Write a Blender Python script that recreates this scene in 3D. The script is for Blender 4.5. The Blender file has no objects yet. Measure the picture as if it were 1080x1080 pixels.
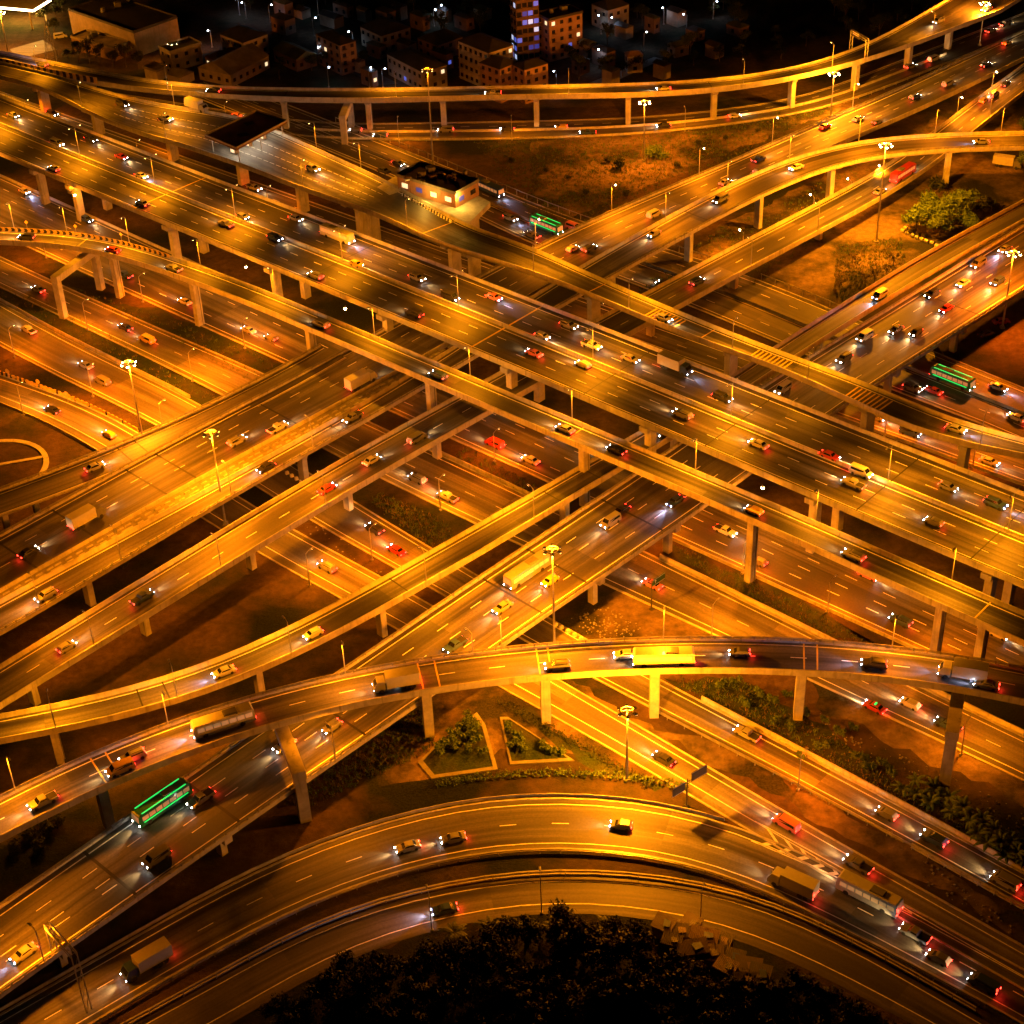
import bpy, bmesh, math, random
import numpy as np
from mathutils import Vector, Matrix
random.seed(7); RNG = np.random.default_rng(7)
SC = bpy.context.scene
COL = SC.collection
rad = math.radians

# ------------------------------------------------------------------ camera
# solved from the photograph: lamp posts give the nadir, the main viaduct the horizon
F_PX = 1800.0; NX, NY = 101.2, 2524.8; CAM_H = 223.0
TH = math.atan(F_PX / math.hypot(NX, NY)); ROLL = math.atan2(NX, NY)
vF = np.array([0, math.cos(TH), -math.sin(TH)]); vU = np.array([0, math.sin(TH), math.cos(TH)]); vX = np.array([1., 0, 0])
cr, sr = math.cos(ROLL), math.sin(ROLL)
cam_d = bpy.data.cameras.new('camera'); cam = bpy.data.objects.new('camera', cam_d); COL.objects.link(cam)
cam_d.sensor_width = 36; cam_d.sensor_height = 36; cam_d.lens = F_PX / 1080 * 36
cam_d.clip_start = 1; cam_d.clip_end = 9000
right = vX * cr - vU * sr; up = vX * sr + vU * cr
m = Matrix.Identity(4)
for i in range(3):
    m[i][0] = right[i]; m[i][1] = up[i]; m[i][2] = -vF[i]
m[2][3] = CAM_H
cam.matrix_world = m
SC.camera = cam

# ------------------------------------------------------------------ night sky, exposure
w = bpy.data.worlds.new('World'); SC.world = w; w.use_nodes = True
nt = w.node_tree; nt.nodes.clear()
sky = nt.nodes.new('ShaderNodeTexSky'); sky.sky_type = 'NISHITA'; sky.sun_disc = False
sky.sun_elevation = rad(-7); sky.sun_rotation = rad(150)
bg = nt.nodes.new('ShaderNodeBackground'); bg.inputs['Strength'].default_value = 0.015
out = nt.nodes.new('ShaderNodeOutputWorld')
nt.links.new(sky.outputs['Color'], bg.inputs['Color']); nt.links.new(bg.outputs['Background'], out.inputs['Surface'])
SC.view_settings.view_transform = 'Standard'; SC.view_settings.look = 'None'
SC.view_settings.exposure = 0.0; SC.view_settings.gamma = 1.0
SC.cycles.use_denoising = True
SC.cycles.sample_clamp_indirect = 3.0
SC.cycles.max_bounces = 3; SC.cycles.diffuse_bounces = 2; SC.cycles.glossy_bounces = 2
SC.cycles.caustics_reflective = False; SC.cycles.caustics_refractive = False
SC.cycles.use_light_tree = True
POW = 2.55      # overall lamp power

# ------------------------------------------------------------------ survey: sight lines of the photo to world metres
def ray(px, py):
    u, v = px - 540, py - 540
    return vF * F_PX + vX * (u * cr - v * sr) - vU * (u * sr + v * cr)
def at(px, py, z=0.0):
    d = ray(px, py); t = (z - CAM_H) / d[2]
    return np.array([d[0] * t, d[1] * t, z])

# ------------------------------------------------------------------ object helpers
def tag(o, label=None, cat=None, group=None, kind=None):
    if label: o['label'] = label
    if cat: o['category'] = cat
    if group: o['group'] = group
    if kind: o['kind'] = kind
    return o
def empty(name, loc=(0, 0, 0), rz=0.0):
    o = bpy.data.objects.new(name, None); COL.objects.link(o)
    o.location = loc; o.rotation_euler = (0, 0, rz); o.empty_display_size = .5
    return o
def copy_tree(o, parent=None):
    c = o.copy(); COL.objects.link(c)
    if parent is not None: c.parent = parent
    for ch in o.children: copy_tree(ch, c)
    return c
ORD = 'first second third fourth fifth sixth seventh eighth ninth tenth eleventh twelfth thirteenth fourteenth fifteenth sixteenth seventeenth eighteenth nineteenth twentieth'.split()
def ordn(i): return ORD[i] if i < len(ORD) else 'twenty-' + ORD[i - 20]

class MB:
    """collects polygons; build() links them as one mesh object"""
    def __init__(s): s.v = []; s.f = []; s.uv = []; s.mi = []; s.cur = 0
    def poly(s, pts, uv=None):
        n = len(s.v); s.v += [tuple(map(float, p)) for p in pts]; s.f.append(tuple(range(n, n + len(pts))))
        s.uv += uv if uv else [(p[0], p[1]) for p in pts]; s.mi.append(s.cur)
    def box(s, c, d, rz=0.0, taper=1.0, ax=None):
        """box: centre c of its base, dims d, turned rz, top scaled by taper"""
        co, si = math.cos(rz), math.sin(rz)
        P = []
        for k, sc in ((0, 1), (1, taper)):
            for sx, sy in ((-1, -1), (1, -1), (1, 1), (-1, 1)):
                x, y = sx * d[0] / 2 * sc, sy * d[1] / 2 * sc
                P.append((c[0] + x * co - y * si, c[1] + x * si + y * co, c[2] + k * d[2]))
        for q in ((3, 2, 1, 0), (4, 5, 6, 7), (0, 1, 5, 4), (1, 2, 6, 5), (2, 3, 7, 6), (3, 0, 4, 7)):
            s.poly([P[i] for i in q])
    def hull(s, lo, hi):
        """prism between two equal-length rings"""
        n = len(lo)
        s.poly(list(lo)[::-1]); s.poly(list(hi))
        for i in range(n):
            j = (i + 1) % n; s.poly([lo[i], lo[j], hi[j], hi[i]])
    def tube(s, a, b, r0, r1=None, n=8, caps=True):
        r1 = r0 if r1 is None else r1
        a = Vector(a); b = Vector(b); d = (b - a).normalized()
        e = d.orthogonal().normalized(); g = d.cross(e)
        A = [a + (e * math.cos(t) + g * math.sin(t)) * r0 for t in [2 * math.pi * i / n for i in range(n)]]
        B = [b + (e * math.cos(t) + g * math.sin(t)) * r1 for t in [2 * math.pi * i / n for i in range(n)]]
        for i in range(n):
            j = (i + 1) % n; s.poly([A[i], A[j], B[j], B[i]])
        if caps: s.poly(A[::-1]); s.poly(B)
    def ball(s, c, r, n=8, m_=5, sq=1.0):
        c = Vector(c); R = []
        for i in range(m_ + 1):
            ph = -math.pi / 2 + math.pi * i / m_
            R.append([c + Vector((r * math.cos(ph) * math.cos(2 * math.pi * j / n), r * math.cos(ph) * math.sin(2 * math.pi * j / n), r * sq * math.sin(ph))) for j in range(n)])
        for i in range(m_):
            for j in range(n):
                k = (j + 1) % n
                if i == 0: s.poly([R[0][0], R[1][k], R[1][j]])
                elif i == m_ - 1: s.poly([R[i][j], R[i][k], R[m_][0]])
                else: s.poly([R[i][j], R[i][k], R[i + 1][k], R[i + 1][j]])
    def build(s, name, mat, parent=None, smooth=False, org=None, merge=False):
        me = bpy.data.meshes.new(name)
        v = s.v
        if org is not None: v = [(p[0] - org[0], p[1] - org[1], p[2] - org[2]) for p in v]
        me.from_pydata(v, [], s.f)
        ul = me.uv_layers.new(name='UVMap')
        ul.data.foreach_set('uv', [c for u in s.uv for c in u])
        for m_ in (mat if isinstance(mat, (list, tuple)) else [mat]): me.materials.append(m_)
        if any(s.mi): me.polygons.foreach_set('material_index', s.mi)
        if merge:
            bm = bmesh.new(); bm.from_mesh(me); bmesh.ops.remove_doubles(bm, verts=bm.verts, dist=.001)
            bmesh.ops.recalc_face_normals(bm, faces=bm.faces); bm.to_mesh(me); bm.free()
        if smooth: me.polygons.foreach_set('use_smooth', [True] * len(me.polygons))
        me.update()
        o = bpy.data.objects.new(name, me); COL.objects.link(o)
        if parent is not None: o.parent = parent
        if org is not None and parent is None: o.location = org
        return o

# ------------------------------------------------------------------ materials
def nodes(name):
    m_ = bpy.data.materials.new(name); m_.use_nodes = True
    t = m_.node_tree; return m_, t, t.nodes['Principled BSDF']
def mix(t, fac, a, b):
    n = t.nodes.new('ShaderNodeMix'); n.data_type = 'RGBA'
    for sock, val in ((n.inputs[0], fac), (n.inputs[6], a), (n.inputs[7], b)):
        if hasattr(val, 'is_output'): t.links.new(val, sock)
        else: sock.default_value = val if isinstance(val, (int, float)) else (*val, 1) if len(val) == 3 else val
    return n.outputs[2]
def noise(t, vec, scale, detail=4, rough=.55):
    n = t.nodes.new('ShaderNodeTexNoise'); n.inputs['Scale'].default_value = scale
    n.inputs['Detail'].default_value = detail; n.inputs['Roughness'].default_value = rough
    if vec is not None: t.links.new(vec, n.inputs['Vector'])
    return n.outputs['Fac']
def ramp(t, fac, lo, hi):
    n = t.nodes.new('ShaderNodeMapRange'); n.inputs['From Min'].default_value = lo; n.inputs['From Max'].default_value = hi
    t.links.new(fac, n.inputs['Value']); return n.outputs['Result']
def coord(t, which='Object', scale=None):
    c = t.nodes.new('ShaderNodeTexCoord').outputs[which]
    if scale:
        mp = t.nodes.new('ShaderNodeMapping'); mp.inputs['Scale'].default_value = scale
        t.links.new(c, mp.inputs['Vector']); c = mp.outputs['Vector']
    return c
def bump(t, b, h, s, d=.05):
    n = t.nodes.new('ShaderNodeBump'); n.inputs['Strength'].default_value = s; n.inputs['Distance'].default_value = d
    t.links.new(h, n.inputs['Height']); t.links.new(n.outputs['Normal'], b.inputs['Normal'])
def flat(name, c, rough=.6, metal=0., var=.25, sc=.8):
    m_, t, b = nodes(name)
    f = noise(t, coord(t), sc)
    lo = tuple(x * (1 - var) for x in c); hi = tuple(min(1, x * (1 + var)) for x in c)
    t.links.new(mix(t, ramp(t, f, .3, .7), lo, hi), b.inputs['Base Color'])
    b.inputs['Roughness'].default_value = rough; b.inputs['Metallic'].default_value = metal
    return m_
def asphalt(name, c, wear=.75, rough=.62):
    m_, t, b = nodes(name)
    uv = coord(t, 'UV')
    trk = noise(t, coord(t, 'UV', (.012, .75, 1)), 1.0, 3)        # wheel tracks along the lane
    pat = noise(t, coord(t, 'UV', (.02, .12, 1)), 1.0, 2)         # relaid patches
    fine = noise(t, coord(t, 'UV'), 2.2, 6, .7)
    sp = t.nodes.new('ShaderNodeSeparateXYZ'); t.links.new(uv, sp.inputs[0])
    fl = t.nodes.new('ShaderNodeMath'); fl.operation = 'SNAP'; fl.inputs[1].default_value = 36.0; t.links.new(sp.outputs['X'], fl.inputs[0])
    ln = t.nodes.new('ShaderNodeMath'); ln.operation = 'SNAP'; ln.inputs[1].default_value = 3.6; t.links.new(sp.outputs['Y'], ln.inputs[0])
    cb = t.nodes.new('ShaderNodeCombineXYZ'); t.links.new(fl.outputs[0], cb.inputs[0]); t.links.new(ln.outputs[0], cb.inputs[1])
    wn = t.nodes.new('ShaderNodeTexWhiteNoise'); t.links.new(cb.outputs[0], wn.inputs['Vector'])
    oil = noise(t, coord(t, 'UV', (.05, .28, 1)), 1.0, 6, .75)
    dark = tuple(x * (1 - wear) for x in c); lite = tuple(x * (1 + wear * 1.1) for x in c)
    a = mix(t, ramp(t, trk, .32, .68), dark, lite)
    a = mix(t, ramp(t, pat, .52, .6), a, tuple(x * .72 for x in c))
    a2 = mix(t, ramp(t, fine, .25, .8), (.55, .55, .55), (1.25, 1.25, 1.25))
    a = mix(t, ramp(t, oil, .56, .72), a, tuple(x * .45 for x in c))
    tn = t.nodes.new('ShaderNodeMix'); tn.data_type = 'RGBA'; tn.blend_type = 'MULTIPLY'; tn.inputs[0].default_value = 1; t.links.new(a, tn.inputs[6])
    t.links.new(mix(t, wn.outputs['Value'], (.55, .55, .55), (1.3, 1.27, 1.2)), tn.inputs[7]); a = tn.outputs[2]
    n = t.nodes.new('ShaderNodeMix'); n.data_type = 'RGBA'; n.blend_type = 'MULTIPLY'; n.inputs[0].default_value = 1
    t.links.new(a, n.inputs[6]); t.links.new(a2, n.inputs[7]); t.links.new(n.outputs[2], b.inputs['Base Color'])
    b.inputs['Roughness'].default_value = rough
    bump(t, b, fine, .25, .03)
    return m_
def concrete(name, c, stain=.5):
    m_, t, b = nodes(name)
    f = noise(t, coord(t), .35, 5, .65); g = noise(t, coord(t, 'Object', (1.2, 1.2, .12)), 1.0, 3)   # run-off streaks
    a = mix(t, ramp(t, f, .3, .72), tuple(x * .62 for x in c), tuple(x * 1.15 for x in c))
    a = mix(t, ramp(t, g, .55, .75), a, tuple(x * stain for x in c))
    t.links.new(a, b.inputs['Base Color']); b.inputs['Roughness'].default_value = .85
    bump(t, b, f, .2, .05); return m_
def emit(name, c, s):
    m_, t, b = nodes(name); b.inputs['Base Color'].default_value = (*c, 1)
    b.inputs['Emission Color'].default_value = (*c, 1); b.inputs['Emission Strength'].default_value = s
    return m_
def groundmat(name, soil, grass, lo=.42, hi=.6, gs=.03):
    m_, t, b = nodes(name)
    big = noise(t, coord(t), gs, 5, .6); f = noise(t, coord(t), .5, 8, .75); d = noise(t, coord(t), 2.5, 3, .6)
    s = mix(t, ramp(t, f, .3, .7), tuple(x * .45 for x in soil), tuple(x * 1.3 for x in soil))
    g = mix(t, ramp(t, d, .3, .7), tuple(x * .4 for x in grass), tuple(x * 1.4 for x in grass))
    t.links.new(mix(t, ramp(t, big, lo, hi), s, g), b.inputs['Base Color'])
    b.inputs['Roughness'].default_value = .95; b.inputs['Specular IOR Level'].default_value = .1
    bump(t, b, f, .9, .5); return m_
def leafmat(name, c):
    m_, t, b = nodes(name)
    f = noise(t, coord(t), .8, 2); g = noise(t, coord(t), 6.0, 2)
    a = mix(t, ramp(t, f, .3, .7), tuple(x * .45 for x in c), c)
    t.links.new(mix(t, ramp(t, g, .35, .75), a, (c[0] * 1.8, c[1] * 1.5, c[2])), b.inputs['Base Color'])
    b.inputs['Roughness'].default_value = .65; b.inputs['Specular IOR Level'].default_value = .15; return m_
def brickmat(name, c, sx=1.2, sy=.5):
    """sheet-metal / tile roofing: ribs and patches, kept inside the material"""
    m_, t, b = nodes(name)
    wv = t.nodes.new('ShaderNodeTexWave'); wv.inputs['Scale'].default_value = sx; wv.inputs['Distortion'].default_value = .6
    t.links.new(coord(t), wv.inputs['Vector'])
    f = noise(t, coord(t), .25, 5)
    a = mix(t, ramp(t, f, .35, .65), tuple(x * .5 for x in c), tuple(x * 1.25 for x in c))
    t.links.new(mix(t, ramp(t, wv.outputs['Fac'], 0, .35), tuple(x * .55 for x in c), a), b.inputs['Base Color'])
    b.inputs['Roughness'].default_value = .6; bump(t, b, wv.outputs['Fac'], .5, .08); return m_
K = {}
K['asphalt'] = asphalt('asphalt', (.085, .08, .074))
K['asphalt_dark'] = asphalt('asphalt_dark', (.074, .066, .056))
K['asphalt_pale'] = asphalt('asphalt_pale', (.14, .128, .112), .5)
K['concrete'] = concrete('concrete', (.43, .41, .37))
K['concrete_dark'] = concrete('concrete_dark', (.2, .19, .175))
K['concrete_pale'] = concrete('concrete_pale', (.46, .44, .4), .6)
K['paint'] = flat('paint', (.8, .78, .72), .6, 0, .2, 1.5)
K['paint_yellow'] = flat('paint_yellow', (.62, .4, .05), .6, 0, .2, 1.5)
K['joint'] = flat('joint_rubber', (.015, .015, .015), .7)
K['steel'] = flat('galvanised_steel', (.38, .38, .37), .45, .6, .2)
K['steel_dark'] = flat('dark_steel', (.06, .06, .06), .5, .4)
K['ground'] = groundmat('ground', (.085, .056, .034), (.016, .02, .009))
K['dirt'] = groundmat('dirt', (.18, .132, .088), (.03, .03, .016), .42, .56, .05)
K['grass'] = groundmat('verge_grass', (.05, .05, .022), (.025, .042, .012), .35, .6, .12)
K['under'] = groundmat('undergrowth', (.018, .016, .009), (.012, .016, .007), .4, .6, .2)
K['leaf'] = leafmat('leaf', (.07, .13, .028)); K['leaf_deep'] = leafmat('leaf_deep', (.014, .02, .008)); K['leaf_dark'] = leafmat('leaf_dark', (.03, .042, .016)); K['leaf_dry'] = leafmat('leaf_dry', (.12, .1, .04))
K['bark'] = flat('bark', (.09, .065, .045), .9, 0, .4, 3)
K['black'] = flat('black_rubber', (.012, .012, .012), .7)
K['glass'] = flat('dark_glass', (.012, .014, .018), .08, 0, .1)
K['white'] = flat('white_board', (.7, .7, .68), .5); K['red'] = flat('red_board', (.5, .03, .02), .5)
K['green_sign'] = flat('green_sign', (.012, .08, .035), .45); K['blue_sign'] = flat('dark_sign_back', (.05, .045, .06), .5)
K['sodium'] = emit('sodium_lamp', (1., .72, .3), 90); K['sodium_dim'] = emit('sodium_lamp_dim', (1., .6, .18), 9); K['sodium_soft'] = emit('sodium_lamp_soft', (1., .66, .22), 45)
K['led'] = emit('cool_lamp', (.6, .78, 1.), 40); K['fluor'] = emit('fluorescent_tube', (1., .86, .72), 30)
K['head'] = emit('headlight', (1., .93, .8), 110); K['head_blue'] = emit('headlight_cool', (.8, .86, 1.), 120); K['tail'] = emit('taillight', (1., .02, .01), 40)
K['bus_green'] = emit('green_strip_light', (.02, 1., .15), 1.1)
K['bus_glass'] = emit('lit_bus_window', (.8, .5, .2), .22)
# ------------------------------------------------------------------ road alignments
class Road:
    """Alignment in world metres, fitted to the two painted edge lines A and B seen in the photograph.
    z gives the deck height along it.  t is the distance across from edge line A towards edge line B."""
    def __init__(s, A, B, z, deg=1, ext=(120, 120), const=True, step=3.0, sg=16.0, sw=30.0, width=None):
        zx = [q[0] for q in z]; zz = [q[1] for q in z]
        zf = lambda px: float(np.interp(px, zx, zz))
        WA = np.array([at(p[0], p[1], zf(p[0])) for p in A]); WB = np.array([at(p[0], p[1], zf(p[0])) for p in B])
        o = WA[0][:2].copy(); d = WA[-1][:2] - o; Lc = np.linalg.norm(d); d /= Lc; n = np.array([-d[1], d[0]])
        def curve(W):
            x, y = (W[:, :2] - o) @ d, (W[:, :2] - o) @ n
            xs = np.arange(x.min(), x.max() + step * .5, step)
            if deg: ys = np.polyval(np.polyfit(x / Lc, y, deg), xs / Lc)
            else:      # joins the surveyed points, then eases the line over a few car lengths
                raw = np.interp(xs, x, y); ys = s.ease(raw, sg / step)
                for _ in range(3): ys = ys + s.ease(raw - ys, sg / step)
            return np.c_[o + np.outer(xs, d) + np.outer(ys, n), np.interp(xs, x, W[:, 2])]
        CA = curve(WA); CB = curve(WB)
        T = s.tang(CA); N = np.c_[-T[:, 1], T[:, 0]]; k, wv = [], []
        for i in range(len(CA)):
            r = CB[:, :2] - CA[i, :2]; al = r @ T[i]; j = int(np.argmin(abs(al)))
            if abs(al[j]) < step: k.append(i); wv.append(r[j] @ N[i])
        wv = np.interp(np.arange(len(CA)), k, wv)
        wv = np.full(len(CA), width and math.copysign(width, np.median(wv)) or np.median(wv)) if const or width else s.ease(wv, sw / step)
        PA = s.extend(CA, ext, step); e0 = int(round(len(np.arange(ext[0], 0, -step)))) if ext[0] > 0 else 0
        wv = np.r_[[wv[0]] * e0, wv, [wv[-1]] * (len(PA) - e0 - len(wv))]
        T = s.tang(PA); N = np.c_[-T[:, 1], T[:, 0]]
        PB = PA.copy(); PB[:, :2] += N * wv[:, None]
        zs = s.ease(PA[:, 2], 9.0); PA[:, 2] = zs; PB[:, 2] = zs
        s.A = PA; s.B = PB; s.C = (PA + PB) / 2; s.n = len(PA)
        s.T = s.tang(s.C); v = PB - PA; s.w = np.linalg.norm(v[:, :2], axis=1); s.N = v[:, :2] / s.w[:, None]
        s.s = np.r_[0, np.cumsum(np.linalg.norm(np.diff(s.C[:, :2], axis=0), axis=1))]; s.L = s.s[-1]
    @staticmethod
    def ease(y, sig):
        m_ = int(3 * sig) + 1; m_ = min(m_, len(y) - 1); kx = np.arange(-m_, m_ + 1); kk = np.exp(-.5 * (kx / sig) ** 2); kk /= kk.sum()
        y = np.asarray(y, float)
        lo = 2 * y[0] - y[1:m_ + 1][::-1]; hi = 2 * y[-1] - y[-m_ - 1:-1][::-1]
        return np.convolve(np.r_[lo, y, hi], kk, 'valid')
    @staticmethod
    def tang(P):
        T = np.gradient(P[:, :2], axis=0); return T / np.linalg.norm(T, axis=1)[:, None]
    @staticmethod
    def extend(P, ext, step):
        t0 = P[2] - P[0]; t0[2] = 0; t0 /= np.linalg.norm(t0); t1 = P[-1] - P[-3]; t1[2] = 0; t1 /= np.linalg.norm(t1)
        a = np.arange(ext[0], 0, -step) if ext[0] > 0 else []; b = np.arange(step, ext[1] + step, step) if ext[1] > 0 else []
        L = [P]
        if len(a): L = [P[0] - np.outer(a, t0)] + L
        if len(b): L = L + [P[-1] + np.outer(b, t1)]
        return np.concatenate(L)
    def idx(s, q): return float(np.interp(q, s.s, np.arange(s.n)))
    def lerp(s, arr, q):
        i = s.idx(q); k = min(int(i), s.n - 2); f = i - k; return arr[k] * (1 - f) + arr[k + 1] * f
    def pt(s, q, spec, t, dz=0.0):
        """spec 'A' / 'B' / 'C': edge line the offset t is measured from (positive towards B)"""
        P = s.lerp({'A': s.A, 'B': s.B, 'C': s.C}[spec], q); N = s.lerp(s.N, q)
        return np.array([P[0] + N[0] * t, P[1] + N[1] * t, P[2] + dz])
    def tan(s, q):
        T = s.lerp(s.T, q); return T / np.linalg.norm(T)
    def yaw(s, q): T = s.tan(q); return math.atan2(T[1], T[0])
    def find(s, px, py, dz=0.0):
        """station and offset (from the centre) of the deck point seen at a pixel"""
        z = float(np.median(s.C[:, 2]))
        for _ in range(5):
            P = at(px, py, z + dz); k = int(np.argmin(np.hypot(s.C[:, 0] - P[0], s.C[:, 1] - P[1]))); z = s.C[k, 2]
        k0 = min(max(k, 0), s.n - 1); q = s.s[k0] + (P[:2] - s.C[k0, :2]) @ s.T[k0]
        q = min(max(q, 0), s.L); return q, float((P[:2] - s.lerp(s.C, q)[:2]) @ s.lerp(s.N, q))
    def stations(s, q0=0.0, q1=None, step=6.0):
        q1 = s.L if q1 is None else q1; k = max(2, int(math.ceil((q1 - q0) / step)) + 1)
        return np.linspace(q0, q1, k)
    def strip(s, mb, a, b, dz, q0=0.0, q1=None, step=6.0):
        """flat sheet between two lateral limits"""
        Q = s.stations(q0, q1, step); L = [s.pt(q, *a, dz) for q in Q]; R = [s.pt(q, *b, dz) for q in Q]
        for i in range(len(Q) - 1):
            ws = np.linalg.norm(R[i] - L[i])
            q = [L[i], L[i + 1], R[i + 1], R[i]]; uv = [(Q[i], 0), (Q[i + 1], 0), (Q[i + 1], ws), (Q[i], ws)]
            if (L[i + 1][0] - L[i][0]) * (R[i][1] - L[i][1]) - (L[i + 1][1] - L[i][1]) * (R[i][0] - L[i][0]) < 0: q = q[::-1]; uv = uv[::-1]
            mb.poly(q, uv)
    def sweep(s, mb, prof, q0=0.0, q1=None, step=6.0, caps=True):
        """closed profile [(spec, t, dz), ...] drawn along the road"""
        Q = s.stations(q0, q1, step); n = len(prof)
        R = [[s.pt(q, sp, t, dz) for sp, t, dz in prof] for q in Q]
        a = np.array([(s.pt(Q[0], sp, t)[:2] - s.pt(Q[0], 'A', 0)[:2]) @ s.lerp(s.N, Q[0]) for sp, t, dz in prof]); zz = np.array([p[2] for p in prof])
        area = sum(a[i] * zz[(i + 1) % n] - a[(i + 1) % n] * zz[i] for i in range(n))
        T = s.tan(Q[0]); N = s.lerp(s.N, Q[0]); hand = T[0] * N[1] - T[1] * N[0]
        flip = (area * hand) > 0
        for i in range(len(Q) - 1):
            for k in range(n):
                j = (k + 1) % n; q = [R[i][k], R[i][j], R[i + 1][j], R[i + 1][k]]
                d = np.linalg.norm(R[i][j] - R[i][k])
                uv = [(Q[i], 0), (Q[i], d), (Q[i + 1], d), (Q[i + 1], 0)]
                if flip: q = q[::-1]; uv = uv[::-1]
                mb.poly(q, uv)
        if caps:
            c0, c1 = R[0], R[-1][::-1]
            if flip: c0, c1 = c0[::-1], c1[::-1]
            mb.poly(c0[::-1]); mb.poly(c1[::-1])
    def dash(s, mb, spec, t, dz, on, per, q0=0.0, q1=None, wd=.15, ph=0.):
        q1 = s.L if q1 is None else q1; q = q0 + ph
        while q + on < q1:
            s.strip(mb, (spec, t - wd / 2), (spec, t + wd / 2), dz, q, q + on, 3.1); q += per

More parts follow.
